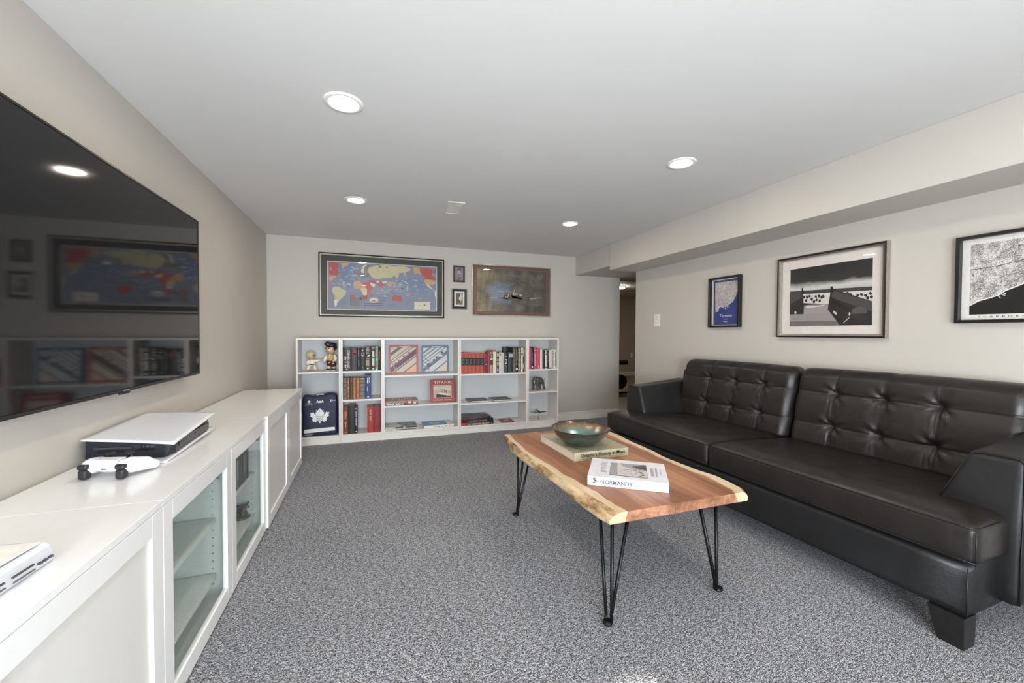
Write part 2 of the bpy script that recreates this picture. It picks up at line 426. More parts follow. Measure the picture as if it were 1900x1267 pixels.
# things of the gym room
t = thing('weight_bench', 'black foam-roller weight bench with round plate in the room past the hall', 'exercise bench', (4.36, 6.4, 0.006))
M_FOAM = pm((26, 26, 28), 0.8, bump=0.3)
bm = bmesh.new(); tube(bm, [(-0.25, 0, 0.575), (0.15, 0, 0.575)], [0.045, 0.045], 16); obj('foam_roller', bm, M_FOAM, t)
bm = bmesh.new(); tube(bm, [(-0.10, 0, 0.02), (-0.10, 0, 0.60)], 0.025, 8); obj('post', bm, M_METAL_BLK, t)
bm = bmesh.new(); box(bm, -0.35, 0.18, -0.025, 0.025, 0, 0.03); obj('foot_bar', bm, M_METAL_BLK, t)
bm = bmesh.new(); tube(bm, [(-0.03, -0.04, 0.225), (-0.03, -0.075, 0.225)], 0.135, 28); obj('weight_plate', bm, pm((28, 28, 30), 0.4), t)
t = thing('hall_ceiling_light', 'bright flush ceiling light in the room past the hall opening', 'ceiling light', (4.83, 7.28, ZC))
boxes('housing', [(-0.16, 0.16, -0.16, 0.16, -0.02, 0)], M_TRIM, t, bevel=0.003)
boxes('diffuser', [(-0.14, 0.14, -0.14, 0.14, -0.05, -0.0205)], emit('hall_lamp', (1, 0.9, 0.75), 65), t, bevel=0.008)
t = thing('wall_outlet', 'white outlet plate low on the far wall of the gym room', 'outlet', (6.52, 9.05, 0.55))
boxes('plate', [(-0.035, 0.035, -0.006, -0.0001, -0.06, 0.06)], pm((236, 232, 226), 0.35), t, bevel=0.002)
boxes('socket', [(-0.016, 0.016, -0.009, -0.0062, -0.042, -0.012)], pm((220, 216, 210), 0.35), t)
boxes('socket', [(-0.016, 0.016, -0.009, -0.0062, 0.012, 0.042)], pm((220, 216, 210), 0.35), t)

# ================================================================== LOW WHITE CABINETS
XC, ZT = -0.543, 0.640
def door(parent, y0, y1, xf, glass=False, hinge=True):
    """framed door, front face at xf, between y0 and y1"""
    st, z0, z1, th = 0.058, 0.012, 0.620, 0.018
    bm = bmesh.new(); a, b = y0+0.0015, y1-0.0015
    box(bm, xf-th, xf, a, a+st, z0, z1); box(bm, xf-th, xf, b-st, b, z0, z1)
    box(bm, xf-th, xf, a+st+0.0004, b-st-0.0004, z0, z0+st); box(bm, xf-th, xf, a+st+0.0004, b-st-0.0004, z1-st, z1)
    d = obj('door', bm, M_WHITE_C, parent, bevel=0.0012)
    if glass:
        boxes('pane', [(xf-0.012, xf-0.008, a+st-0.004, b-st+0.004, z0+st-0.004, z1-st+0.004)], M_GLASS_G, d)
        boxes('glazing_bead', [(xf-0.007, xf-0.0035, a+st, a+st+0.004, z0+st, z1-st), (xf-0.007, xf-0.0035, b-st-0.004, b-st, z0+st, z1-st),
              (xf-0.007, xf-0.0035, a+st+0.004, b-st-0.004, z0+st, z0+st+0.004), (xf-0.007, xf-0.0035, a+st+0.004, b-st-0.004, z1-st-0.004, z1-st)], M_WHITE_C, d)
        bm = bmesh.new(); tube(bm, [(xf-0.020, b-0.075, z1-0.085), (xf-0.045, b-0.075, z1-0.085)], 0.010, 10); box(bm, xf-0.075, xf-0.045, b-0.083, b-0.067, z1-0.093, z1-0.077)
        obj('hinge', bm, pm((150, 150, 150), 0.3, 0.8), d)
    else:
        boxes('panel', [(xf-0.0125, xf-0.0080, a+st-0.004, b-st+0.004, z0+st-0.004, z1-st+0.004)], M_CAB_PANEL, d)
def cabinet(label, y0, y1, xf, kinds, shelves=()):
    t = thing('cabinet', label, 'cabinet', (0, 0, 0), 0, 'low white cabinets along the left wall')
    xb = XL+0.012; n = len(kinds); s = 0.018; xi = xf-0.021
    body = M_CAB_IN
    boxes('side_panel', [(xb, xi, y0, y0+s, 0.005, ZT-0.0185)], body, t, bevel=0.0008)
    boxes('side_panel', [(xb, xi, y1-s, y1, 0.005, ZT-0.0185)], body, t, bevel=0.0008)
    ym = (y0+y1)/2
    boxes('divider', [(xb, xi, ym-s/2, ym+s/2, 0.024, ZT-0.0185)], body, t)
    boxes('bottom_panel', [(xb+0.005, xi, y0+s, y1-s, 0.005, 0.0235)], body, t)
    boxes('back_panel', [(xb, xb+0.005, y0+s, y1-s, 0.0240, ZT-0.0185)], body, t)
    boxes('top_panel', [(xb, xf, y0+0.0008, y1-0.0008, ZT-0.018, ZT)], M_WHITE_C, t, bevel=0.001)
    for i, k in enumerate(kinds):
        a, b = y0+(y1-y0)*i/n, y0+(y1-y0)*(i+1)/n
        door(t, a, b, xf, k == 'glass')
    for yy in (y0, ym):
        for z in shelves:
            boxes('shelf', [(xb+0.006, xi-0.030, yy+s+0.001, yy+(y1-y0)/2-s-0.001, z-0.018, z)], body, t, bevel=0.001)
    if shelves:       # rows of shelf-pin holes
        for yy in (y1-s, ym-s/2):
            bm = bmesh.new()
            for xx in (xi-0.045, xb+0.05):
                for q in range(17):
                    z = 0.07+q*0.032
                    poly(bm, [(xx+0.0025*math.cos(k*R(60)), yy-0.0004, z+0.0025*math.sin(k*R(60))) for k in range(6)])
            obj('pin_holes', bm, pm((70, 74, 72), 0.7), t)['kind'] = 'stuff'
    return t
cabinet('long low white cabinet nearest the camera with solid framed doors', 0.175, 1.380, XC, ('solid', 'solid'))
cabinet('low white cabinet with two glass doors in the middle of the row', 1.380, 2.575, XC, ('glass', 'glass'), (0.348, 0.118))
cabinet('low white cabinet with two solid framed doors at the far end of the row', 2.575, 3.800, -0.534, ('solid', 'solid'))
# disc cases on the upper shelf of the second glass door
cols = [(30, 30, 32), (46, 46, 50), (24, 26, 30), (62, 60, 60), (34, 36, 38), (120, 120, 118), (40, 38, 40), (52, 54, 60), (28, 28, 28), (70, 66, 62), (38, 40, 44), (44, 42, 42)]
y = 2.120
WD = ('black', 'charcoal', 'blue-black', 'dark grey', 'slate', 'light grey', 'soot black', 'steel grey', 'jet black', 'grey-brown', 'dark slate', 'smoke black')
for i in range(12):
    wd = 0.026 if i % 3 else 0.034
    t = thing('disc_case', '%s disc case behind the glass door, %s from the near end' % (WD[i], ('first second third fourth fifth sixth seventh eighth ninth tenth eleventh twelfth'.split())[i]), 'disc case', (0, 0, 0), 0, 'disc cases in the glass cabinet')
    h = 0.17 + 0.006*((i*5) % 3)
    boxes('case', [(-0.735, -0.600, y, y+wd-0.002, 0.3485, 0.3485+h)], pm(cols[i], 0.35), t, bevel=0.002)
    boxes('spine_label', [(-0.5999, -0.5992, y+0.004, y+wd-0.006, 0.3485+h*0.25, 0.3485+h*0.8)], pm(tuple(min(255, c+60) for c in cols[i]), 0.4), t)
    y += wd
t = thing('ornament', 'small tangled pewter ornament on the lower shelf behind the glass door', 'ornament', (-0.645, 2.505, 0.1185))
random.seed(3); bm = bmesh.new()
for k in range(9):
    p = [Vector((random.uniform(-0.03, 0.03), random.uniform(-0.035, 0.035), random.uniform(0.006, 0.07))) for _ in range(4)]
    tube(bm, p, 0.005, 6)
obj('body', bm, pm((92, 92, 94), 0.35, 0.7), t)
bm = bmesh.new(); lathe(bm, [(0, 0), (0.04, 0), (0.042, 0.004), (0.02, 0.008), (0, 0.008)], 20); obj('base', bm, pm((80, 80, 82), 0.4, 0.6), t)

# ================================================================== TELEVISION
XT = -0.902
t = thing('television', 'large wall-mounted flat television with glossy black screen above the cabinets', 'television', (0, 0, 0))
ty0, ty1, tz0, tz1 = 1.262, 2.745, 0.873, 1.729
boxes('housing', [(XT-0.045, XT-0.004, ty0+0.01, ty1-0.01, tz0+0.01, tz1-0.01)], M_BLACKP, t, bevel=0.006)
boxes('screen', [(XT-0.0038, XT-0.0005, ty0+0.009, ty1-0.009, tz0+0.013, tz1-0.009)], M_SCREEN, t)
fr_ = bmesh.new()
for a in ((ty0, ty1, tz0, tz0+0.012), (ty0, ty1, tz1-0.008, tz1), (ty0, ty0+0.008, tz0+0.012, tz1-0.008), (ty1-0.008, ty1, tz0+0.012, tz1-0.008)):
    box(fr_, XT-0.016, XT+0.002, a[0], a[1], a[2], a[3])
obj('bezel', fr_, pm((58, 54, 54), 0.3, 0.6), t, bevel=0.001)
boxes('sensor_tab', [(XT-0.012, XT+0.001, 1.975, 2.035, tz0-0.009, tz0-0.0005)], M_BLACKP, t, bevel=0.002)
boxes('wall_bracket', [(XL+0.0005, XT-0.046, 1.75, 2.25, 1.12, 1.48)], M_BLACKP, t)
boxes('badge', [(XT+0.0021, XT+0.0026, 1.985, 2.025, tz0+0.004, tz0+0.008)], pm((150, 150, 150), 0.4), t)

# ================================================================== GAME CONSOLE, CONTROLLER, SET-TOP DEVICE
t = thing('game_console', 'white and black game console lying flat on the low cabinet below the television', 'game console', (0, 0, 0))
def quadplate(corners, edge_drop, th, nu=16, nv=20, lift=None):
    """curved shell: corners NL, NR, FR, FL (world); thin rim, crown in the middle"""
    bm = bmesh.new(); NL, NR, FRc, FL = [Vector(c) for c in corners]; top = []; bot = []
    for j in range(nv+1):
        v = j/nv; a = []; b = []
        for i in range(nu+1):
            u = i/nu
            p = NL.lerp(NR, u).lerp(FL.lerp(FRc, u), v)
            c = 1-(2*u-1)**2; d = 1-(2*v-1)**2
            p = p + Vector((0, 0, edge_drop*(0.6*c*d+0.4*c*c)))
            a.append(bm.verts.new(p)); b.append(bm.verts.new(p-Vector((0, 0, th))))
        top.append(a); bot.append(b)
    for j in range(nv):
        for i in range(nu):
            bm.faces.new((top[j][i], top[j][i+1], top[j+1][i+1], top[j+1][i])); bm.faces.new((bot[j][i], bot[j+1][i], bot[j+1][i+1], bot[j][i+1]))
    for i in range(nu):
        bm.faces.new((top[0][i], bot[0][i], bot[0][i+1], top[0][i+1])); bm.faces.new((top[nv][i], top[nv][i+1], bot[nv][i+1], bot[nv][i]))
    for j in range(nv):
        bm.faces.new((top[j][0], top[j+1][0], bot[j+1][0], bot[j][0])); bm.faces.new((top[j][nu], bot[j][nu], bot[j+1][nu], top[j+1][nu]))
    return bm
obj('top_shell', quadplate([(-0.958, 1.838, 0.727), (-0.664, 1.778, 0.706), (-0.672, 2.235, 0.736), (-0.955, 2.285, 0.742)], 0.004, 0.004), M_PLASTIC_W, t, smooth=True)
obj('bottom_shell', quadplate([(-0.945, 1.865, 0.656), (-0.682, 1.756, 0.646), (-0.682, 2.262, 0.664), (-0.955, 2.27, 0.664)], -0.006, 0.004), M_PLASTIC_W, t, smooth=True)
bm = bmesh.new()
lo = [(-0.955, 1.858), (-0.705, 1.812), (-0.690, 1.862), (-0.697, 2.205), (-0.948, 2.25)]; up = [(-0.948, 1.850), (-0.698, 1.800), (-0.690, 1.862), (-0.695, 2.21), (-0.946, 2.25)]
a = [bm.verts.new((x, y, 0.6525)) for x, y in lo]; b = [bm.verts.new((x, y, z)) for (x, y), z in zip(up, (0.7205, 0.701, 0.703, 0.728, 0.733))]
for i in range(5): bm.faces.new((a[i], a[(i+1) % 5], b[(i+1) % 5], b[i]))
bm.faces.new(b); bm.faces.new(a[::-1])
obj('body', bm, pm((36, 38, 46), 0.28), t, bevel=0.003)
kf = Fr((-0.953, 1.8560, 0.656), (0.249, -0.0460, 0), (0.004, -0.009, 0.055)); kf.N = Vector((-0.181, -0.97, -0.15))
L = []; random.seed(5)
for k in range(44): L.append(rect(0.12+k*0.0105, 0.62, 0.12+k*0.0105+0.006, 0.655)); L.append(rect(0.12+k*0.0105, 0.68, 0.12+k*0.0105+0.007, 0.71))
G = [rect(0.16+k*0.03, 0.34, 0.16+k*0.03+0.022, 0.47) for k in range(3)] + [rect(0.28+k*0.018, 0.36, 0.28+k*0.018+0.013, 0.47) for k in range(12)] + [rect(0.62+k*0.018, 0.42, 0.62+k*0.018+0.013, 0.52) for k in range(14)]
I = [ell(0.66, 0.72, 0.035, 0.06), ell(0.74, 0.72, 0.012, 0.06), rect(0.775, 0.67, 0.79, 0.77), ell(0.81, 0.72, 0.012, 0.05), rect(0.832, 0.67, 0.855, 0.77), rect(0.865, 0.67, 0.885, 0.77)]
I2 = [ell(0.66, 0.72, 0.029, 0.045), ell(0.74, 0.72, 0.008, 0.04), ell(0.81, 0.72, 0.007, 0.03), rect(0.869, 0.69, 0.881, 0.75)]
prints('rear_markings', kf, [((110, 112, 120), L+I), ((36, 38, 46), I2), ((10, 10, 12), G)], t, n0=0.004)
M_GLOSSB = pm((58, 52, 50), 0.12, 0.2)
boxes('front_panel', [(-0.6905, -0.6860, 1.885, 2.185, 0.672, 0.700)], M_GLOSSB, t, bevel=0.001)
bm = bmesh.new(); tube(bm, [(-0.6862, 2.03, 0.689), (-0.6852, 2.03, 0.689)], 0.0045, 14); obj('button', bm, M_BLACKP, t)
for a_, b_ in ((1.90, 1.925), (1.94, 1.955)): boxes('port', [(-0.6862, -0.6854, a_, b_, 0.683, 0.6865)], M_BLACKP, t)

t = thing('game_controller', 'white game controller with black triggers lying in front of the console', 'game controller', (-0.785, 1.660, ZT+0.0005), R(-14))
def pad(p):
    return p
blob('shell', [('e', (0, 0.0, 0.036), (0.070, 0.030, 0.021)), ('e', (-0.052, -0.010, 0.037), (0.027, 0.027, 0.024)), ('e', (0.052, -0.010, 0.037), (0.027, 0.027, 0.024)),
               ('c', [(-0.056, 0.0, 0.036), (-0.070, 0.045, 0.029), (-0.066, 0.072, 0.019)], [0.026, 0.022, 0.015]),
               ('c', [(0.056, 0.0, 0.036), (0.074, 0.040, 0.029), (0.082, 0.062, 0.019)], [0.026, 0.022, 0.015]),
               ('e', (0, 0.030, 0.034), (0.045, 0.022, 0.016))], 0.0028, M_PLASTIC_W, t, 8)
boxes('touch_pad', [(-0.032, 0.032, -0.024, 0.014, 0.0555, 0.0585)], pm((244, 244, 248), 0.35, var=0.01), t, bevel=0.0028)
for s_ in (-1, 1):
    soft_box('trigger', s_*0.054, -0.032, 0.0185, 0.026, 0.026, 0.032, 0.008, 6, 6, 6, pm((44, 42, 46), 0.5, bump=0.3), t)
    soft_box('bumper', s_*0.054, -0.034, 0.0415, 0.028, 0.020, 0.016, 0.005, 6, 6, 6, pm((38, 37, 43), 0.45), t)
    bm = bmesh.new(); lathe(bm, [(0, 0.052), (0.007, 0.052), (0.007, 0.062), (0.012, 0.064), (0.012, 0.068), (0.008, 0.0685), (0, 0.067)], 20, (s_*0.028, 0.030)); obj('thumb_stick', bm, M_BLACKP, t)
boxes('port', [(-0.006, 0.006, -0.0318, -0.0285, 0.031, 0.034)], M_BLACKP, t)

t = thing('set_top_device', 'silver-white remote-like device at the left edge on the near cabinet', 'electronic device', (-0.60, 1.085, ZT+0.0005), R(-4))
bm = bmesh.new(); pr = [(0, 0), (0.006, 0.008), (0, 0.034), (-0.010, 0.042), (-0.15, 0.046), (-0.16, 0.040), (-0.16, 0.0)]
y_a, y_b = -0.33, 0.0
A = [bm.verts.new((x, y_a, z)) for x, z in pr]; Bv = [bm.verts.new((x-(0.012 if x > -0.1 else 0), y_b, z)) for x, z in pr]
for i in range(len(pr)): bm.faces.new((A[i], A[(i+1) % len(pr)], Bv[(i+1) % len(pr)], Bv[i]))
bm.faces.new(A[::-1]); bm.faces.new(Bv)
bmesh.ops.recalc_face_normals(bm, faces=bm.faces)
obj('case', bm, pm((214, 216, 222), 0.3, var=0.02), t, bevel=0.006, seg=3)
boxes('lid', [(-0.150, -0.016, -0.325, -0.020, 0.0462, 0.0490)], pm((236, 234, 226), 0.35), t, bevel=0.0012)
boxes('lid_patch', [(-0.11, -0.07, -0.11, -0.06, 0.0491, 0.0496)], pm((206, 182, 168), 0.5), t)
for k in range(4):
    boxes('slot', [(0.0018, 0.0046, -0.29+k*0.06, -0.245+k*0.06, 0.0235, 0.0265)], pm((60, 62, 68), 0.5), t)
    boxes('slot', [(0.0036, 0.0058, -0.29+k*0.06, -0.245+k*0.06, 0.0145, 0.0170)], pm((90, 92, 100), 0.5), t)
for k in range(3):
    boxes('button', [(0.0010, 0.0060, -0.055+k*0.012, -0.048+k*0.012, 0.018, 0.022)], pm((60, 64, 74), 0.4), t)

# ================================================================== BOOKCASES
YF, BH = 4.378, 1.0546
X0 = -0.668
UN = [('narrow white bookcase at the left end holding figurines and a navy bag', 0.0, 0.4, (0.722,)),
      ('narrow white bookcase second from the left, three rows of books', 0.4, 0.8, (0.722, 0.434)),
      ('wide white bookcase in the middle holding two record sleeves', 0.8, 1.6, (0.667, 0.349)),
      ('wide white bookcase right of the middle with a row of red volumes', 1.6, 2.4, (0.657, 0.334)),
      ('narrow white bookcase at the right end with a toy elephant', 2.4, 2.8, (0.690, 0.428))]
for lab, a, b, sh in UN:
    x0, x1 = X0+a+0.0006, X0+b-0.0006; s = 0.0175
    t = thing('bookcase', lab, 'bookcase', (0, 0, 0), 0, 'low white bookcases against the back wall')
    yb = YF+0.278
    boxes('side_panel', [(x0, x0+s, YF, yb, 0, BH)], M_WHITE, t, bevel=0.001)
    boxes('side_panel', [(x1-s, x1, YF, yb, 0, BH)], M_WHITE, t, bevel=0.001)
    boxes('top_panel', [(x0+s, x1-s, YF, yb, BH-s, BH)], M_WHITE, t, bevel=0.001)
    boxes('bottom_panel', [(x0+s, x1-s, YF+0.002, yb, 0.068, 0.085)], M_WHITE, t, bevel=0.001)
    boxes('plinth', [(x0+s, x1-s, YF+0.012, YF+0.026, 0, 0.0675)], M_WHITE, t)
    boxes('back_panel', [(x0+s, x1-s, yb-0.004, yb-0.0005, 0.0855, BH-s-0.0005)], pm((206, 208, 210), 0.5, var=0.01), t)
    for z in sh: boxes('shelf', [(x0+s+0.0006, x1-s-0.0006, YF+0.004, yb-0.0045, z-s, z)], M_WHITE, t, bevel=0.001)

# ---- books
PAGE = pm((226, 218, 200), 0.8, var=0.04)
def book(label, x0, x1, z0, z1, yf, depth, rgb, marks=(), group='books standing on the shelves', texts=(), rough=0.45, lean=0, round_=True, ribbon=None):
    """standing book, spine to the room; marks = [(rgb, [(u0,v0,u1,v1)...])] on the spine"""
    wd, h = x1-x0-0.0008, z1-z0; bt = min(0.0028, wd*0.14)
    bm = bmesh.new(); k = 5 if round_ else 1
    sp = [(wd*i/k, -(0.0035*math.sin(math.pi*i/k) if round_ else 0)) for i in range(k+1)]
    outer = sp + [(wd, depth)]; inner = [(wd-bt, depth), (wd-bt, 0.004), (bt, 0.004), (bt, depth), (0, depth)]
    pl = outer + inner
    lo = [bm.verts.new((p[0], p[1], 0)) for p in pl]; hi = [bm.verts.new((p[0], p[1], h)) for p in pl]
    n = len(pl)
    for i in range(n): bm.faces.new((lo[i], lo[(i+1) % n], hi[(i+1) % n], hi[i]))
    bm.faces.new(lo[::-1]); bm.faces.new(hi)
    bmesh.ops.recalc_face_normals(bm, faces=bm.faces)
    o = obj('book', bm, pm(rgb, rough), None); o.location = (x0+0.0004, yf, z0+0.0004)
    if lean: o.rotation_euler = (0, lean, 0)
    tag(o, label, 'book', group)
    boxes('pages', [(bt+0.0002, wd-bt-0.0002, 0.0045, depth-0.004, 0.002, h-0.004)], PAGE, o)
    fr = Fr((0, -0.0036 if round_ else -0.0002, 0), (wd, 0, 0), (0, 0, h), (0, -1, 0))
    if marks: prints('spine_print', fr, [(c, [rect(*q) if len(q) == 4 and not hasattr(q[0], '__len__') else q for q in ps]) for c, ps in marks], o)
    for (s_, u, v, sz, wdt, c) in texts:      # lettering running down the spine
        f2 = Fr((0, -0.0045 if round_ else -0.0010, 0), (1, 0, 0), (0, 0, 1), (0, -1, 0))
        text('lettering', s_, f2, u*wd, v*h, sz*wd, c, o, width=wdt*h, rot=-R(90), n=0.0004)
    if ribbon:
        bm = bmesh.new(); tube(bm, [(wd*0.5, 0.02, h-0.004), (wd*0.4, -0.006, h+0.02), (wd*0.2, -0.010, h+0.045), (wd*0.5, -0.010, h+0.05), (wd*0.7, -0.008, h+0.02)], 0.0022, 6)
        obj('ribbon', bm, pm((170, 30, 36), 0.6), o)
    return o
def bars(u0, u1, v0, v1, n, seed=0, gap=0.35):
    """a column of small illegible letter-like blocks"""
    random.seed(seed); out = []; st = (v1-v0)/n
    for i in range(n):
        if random.random() < 0.12: continue
        a = v0+i*st; out.append((u0+random.uniform(0, 0.06), a, u1-random.uniform(0, 0.08), a+st*(1-gap)))
    return out
W_, GY, GD, RD = (232, 230, 224), (140, 138, 134), (196, 160, 96), (178, 34, 34)
Z1, Z2, Z3 = 0.722, 0.434, 0.085
e = [-0.2475, -0.180, -0.117, -0.086, -0.040, 0.018, 0.060, 0.086, 0.1105]
g = 'novels on the top shelf of the second bookcase'
book('thick black novel with big white lettering, first on the top shelf', e[0], e[1], Z1, 0.957, 4.42, 0.15, (20, 20, 22), [(W_, bars(0.16, 0.46, 0.14, 0.32, 4, 1)+bars(0.16, 0.46, 0.36, 0.55, 4, 2)+[(0.2, 0.56, 0.42, 0.62), (0.4, 0.04, 0.62, 0.045), (0.44, 0.055, 0.56, 0.09)])], g, [('STEPHEN KING', 0.74, 0.52, 0.34, 0.74, W_)])
book('thick black novel with a red emblem near the top of its spine', e[1], e[2], Z1, 0.957, 4.42, 0.15, (32, 20, 22), [((176, 26, 28), [ell(0.62, 0.80, 0.24, 0.09), (0.45, 0.66, 0.78, 0.76)]), ((110, 24, 28), [(0.2, 0.05, 0.7, 0.075)])], g)
book('thin black novel with small grey title, third on the top shelf', e[2], e[3], Z1, 0.952, 4.42, 0.14, (24, 24, 26), [((150, 150, 150), bars(0.3, 0.7, 0.62, 0.92, 9, 3)+bars(0.35, 0.7, 0.2, 0.5, 8, 4)), ((120, 40, 50), [(0.4, 0.52, 0.6, 0.57)])], g)
book('black novel with a pale round emblem high on its spine', e[3], e[4], Z1, 0.956, 4.42, 0.15, (20, 20, 22), [((150, 146, 140), [ell(0.52, 0.70, 0.36, 0.08)]), ((20, 20, 22), [ell(0.52, 0.71, 0.22, 0.045)]), (W_, [ell(0.5, 0.88, 0.12, 0.025), (0.45, 0.10, 0.55, 0.14)])], g)
book('black novel with tan lettering blocks on its spine', e[4], e[5], Z1, 0.966, 4.42, 0.15, (22, 20, 22), [((176, 150, 110), bars(0.15, 0.72, 0.70, 0.96, 8, 5, 0.2)+bars(0.12, 0.75, 0.20, 0.52, 10, 6, 0.15)), (W_, [[(0.4, 0.55), (0.9, 0.64), (0.85, 0.66), (0.42, 0.61)], (0.3, 0.06, 0.6, 0.10)])], g)
book('black novel with bold white block title, sixth on the top shelf', e[5], e[6], Z1, 0.968, 4.42, 0.15, (18, 18, 20), [(W_, bars(0.14, 0.86, 0.88, 0.98, 3, 7, 0.2)+bars(0.2, 0.82, 0.20, 0.82, 13, 8, 0.22)+[(0.25, 0.04, 0.75, 0.08)]), (RD, [(0.62, 0.68, 0.85, 0.72), (0.62, 0.14, 0.85, 0.17)])], g)
book('thin mint green and pink novel among the black ones', e[6], e[7], Z1, 0.966, 4.42, 0.13, (132, 206, 172), [((214, 74, 104), [(0.2, 0.5, 0.7, 0.95), (0.25, 0.08, 0.7, 0.40)]), ((132, 206, 172), bars(0.35, 0.55, 0.55, 0.9, 7, 9))], g)
book('slim black novel with a dark red strip, last on the top shelf', e[7], e[8], Z1, 0.955, 4.42, 0.13, (22, 20, 22), [((142, 34, 40), [(0.2, 0.45, 0.8, 0.75)]), (W_, [ell(0.5, 0.80, 0.16, 0.03), ell(0.5, 0.1, 0.14, 0.02)])], g)
g = 'leather-look volumes on the middle shelf of the second bookcase'
e = [-0.2475, -0.215, -0.185, -0.158, -0.127, -0.092, -0.041, 0.018]
gl = lambda s: [(GD, [(0.15, 0.03, 0.85, 0.045), (0.15, 0.95, 0.85, 0.965)]+bars(0.28, 0.72, 0.08, 0.92, 22, s, 0.45)+[ell(0.5, 0.3, 0.3, 0.035), ell(0.5, 0.55, 0.3, 0.035), ell(0.5, 0.78, 0.25, 0.03)])]
bands = lambda c: [(c, [(0, 0.12, 1, 0.15), (0, 0.33, 1, 0.36), (0, 0.53, 1, 0.56), (0, 0.72, 1, 0.75), (0, 0.9, 1, 0.92)])]
book('grey leather-look volume with black bands, first on the middle shelf', e[0], e[1], Z2, 0.650, 4.42, 0.15, (112, 112, 106), bands((44, 44, 42)), g)
book('brown volume with gilt ornament on its spine, second on the middle shelf', e[1], e[2], Z2, 0.652, 4.42, 0.15, (120, 52, 44), gl(11), g)
book('dark green volume on the middle shelf', e[2], e[3], Z2, 0.650, 4.42, 0.15, (52, 78, 58), [((74, 104, 76), [(0.2, 0.1, 0.8, 0.14), (0.2, 0.86, 0.8, 0.9)])], g)
book('orange-tan gilt volume right of the dark green one', e[3], e[4], Z2, 0.650, 4.42, 0.15, (166, 84, 62), gl(12), g)
book('orange-tan gilt volume left of the wide grey one', e[4], e[5], Z2, 0.650, 4.42, 0.15, (160, 76, 58), gl(13), g)
book('wide grey-olive banded volume beside the blue book', e[5], e[6], Z2, 0.645, 4.42, 0.15, (118, 114, 100), bands((70, 68, 58))+[((214, 190, 140), [(0.1, 0.95, 0.9, 0.985)])], g)
book('tall blue hardback with white title on the middle shelf', e[6], e[7], Z2, 0.676, 4.405, 0.17, (44, 54, 120), [((226, 230, 240), bars(0.3, 0.58, 0.60, 0.88, 7, 14, 0.2)+bars(0.64, 0.80, 0.68, 0.90, 5, 15, 0.2)+bars(0.3, 0.45, 0.32, 0.52, 7, 16)+[(0.35, 0.05, 0.65, 0.09)])], g)
g = 'large books on the bottom shelf of the second bookcase'
book('brown-red book with a gold emblem at the left of the bottom shelf', -0.2475, -0.204, Z3, 0.352, 4.405, 0.18, (120, 48, 36), [(GD, bars(0.2, 0.8, 0.60, 0.86, 6, 17, 0.5)+[[(0.42, 0.24), (0.58, 0.24), (0.54, 0.38), (0.8, 0.44), (0.2, 0.44), (0.46, 0.38)], (0.15, 0.05, 0.85, 0.06)])], g)
book('tall plain black book on the bottom shelf', -0.203, -0.140, Z3, 0.368, 4.405, 0.18, (24, 25, 27), (), g)
book('slim black book with white title and a red ribbon', -0.139, -0.115, Z3, 0.350, 4.405, 0.17, (28, 28, 30), [((226, 226, 226), bars(0.3, 0.68, 0.30, 0.86, 22, 18, 0.3)+[(0.3, 0.05, 0.7, 0.09)]), (GY, [(0.15, 0.92, 0.85, 0.97)])], g, ribbon=True)
book('red book with gold title standing alone on the bottom shelf', -0.020, 0.041, Z3, 0.345, 4.41, 0.18, (166, 42, 40), [(GD, bars(0.35, 0.68, 0.45, 0.90, 9, 19, 0.25))], g)
book('crimson book at the right end of the bottom shelf', 0.0425, 0.108, Z3, 0.347, 4.41, 0.18, (138, 24, 36), [((160, 60, 62), bars(0.4, 0.6, 0.3, 0.8, 8, 20, 0.5))], g)
# fourth bookcase, top shelf
Z1 = 0.657
g = 'matching red volumes with black labels'
ee = [0.9545, 0.9995, 1.044, 1.089, 1.1345, 1.180, 1.219]
ordn = ('first', 'second', 'third', 'fourth', 'fifth', 'sixth')
for i in range(6):
    book('%s from the left of six matching red volumes with black label bands' % ordn[i], ee[i], ee[i+1], Z1, 0.893-0.0022*i, 4.42, 0.16, (176, 78, 64), [((26, 26, 28), [(0, 0.40, 1, 0.76)]), ((150, 140, 120), [(0.3, 0.66, 0.72, 0.68), (0.35, 0.60, 0.66, 0.615), (0.3, 0.50, 0.7, 0.52), (0.38, 0.45, 0.62, 0.46)])], g, rough=0.55)
g = 'mixed books right of the red volumes'
book('dark red framed book with a small round emblem', 1.2205, 1.266, Z1, 0.873, 4.41, 0.14, (150, 60, 58), [((110, 36, 44), [(0.15, 0.04, 0.85, 0.94)]), ((24, 20, 22), [ell(0.5, 0.46, 0.28, 0.06), (0.4, 0.36, 0.6, 0.40)]), (W_, [ell(0.5, 0.46, 0.12, 0.03)])], g)
book('narrow bright red book, right of the dark red framed one', 1.267, 1.289, Z1, 0.897, 4.42, 0.15, (186, 44, 50), (), g)
book('grey and black paperback with a red top edge', 1.290, 1.328, Z1, 0.912, 4.42, 0.15, (150, 146, 142), [((52, 50, 52), [(0.1, 0.36, 0.92, 0.86)]), (GY, [(0.25, 0.68, 0.7, 0.84)]), (W_, [(0.1, 0.6, 0.85, 0.64)]), ((150, 50, 48), [(0, 0.93, 1, 1)]), ((30, 30, 30), [(0.4, 0.12, 0.6, 0.16)])], g)
book('cream book with faint gold lettering', 1.329, 1.368, Z1, 0.912, 4.42, 0.15, (226, 212, 178), [((200, 170, 110), bars(0.55, 0.7, 0.1, 0.6, 12, 21, 0.5)), ((150, 60, 40), [(0, 0.95, 0.8, 1)])], g)
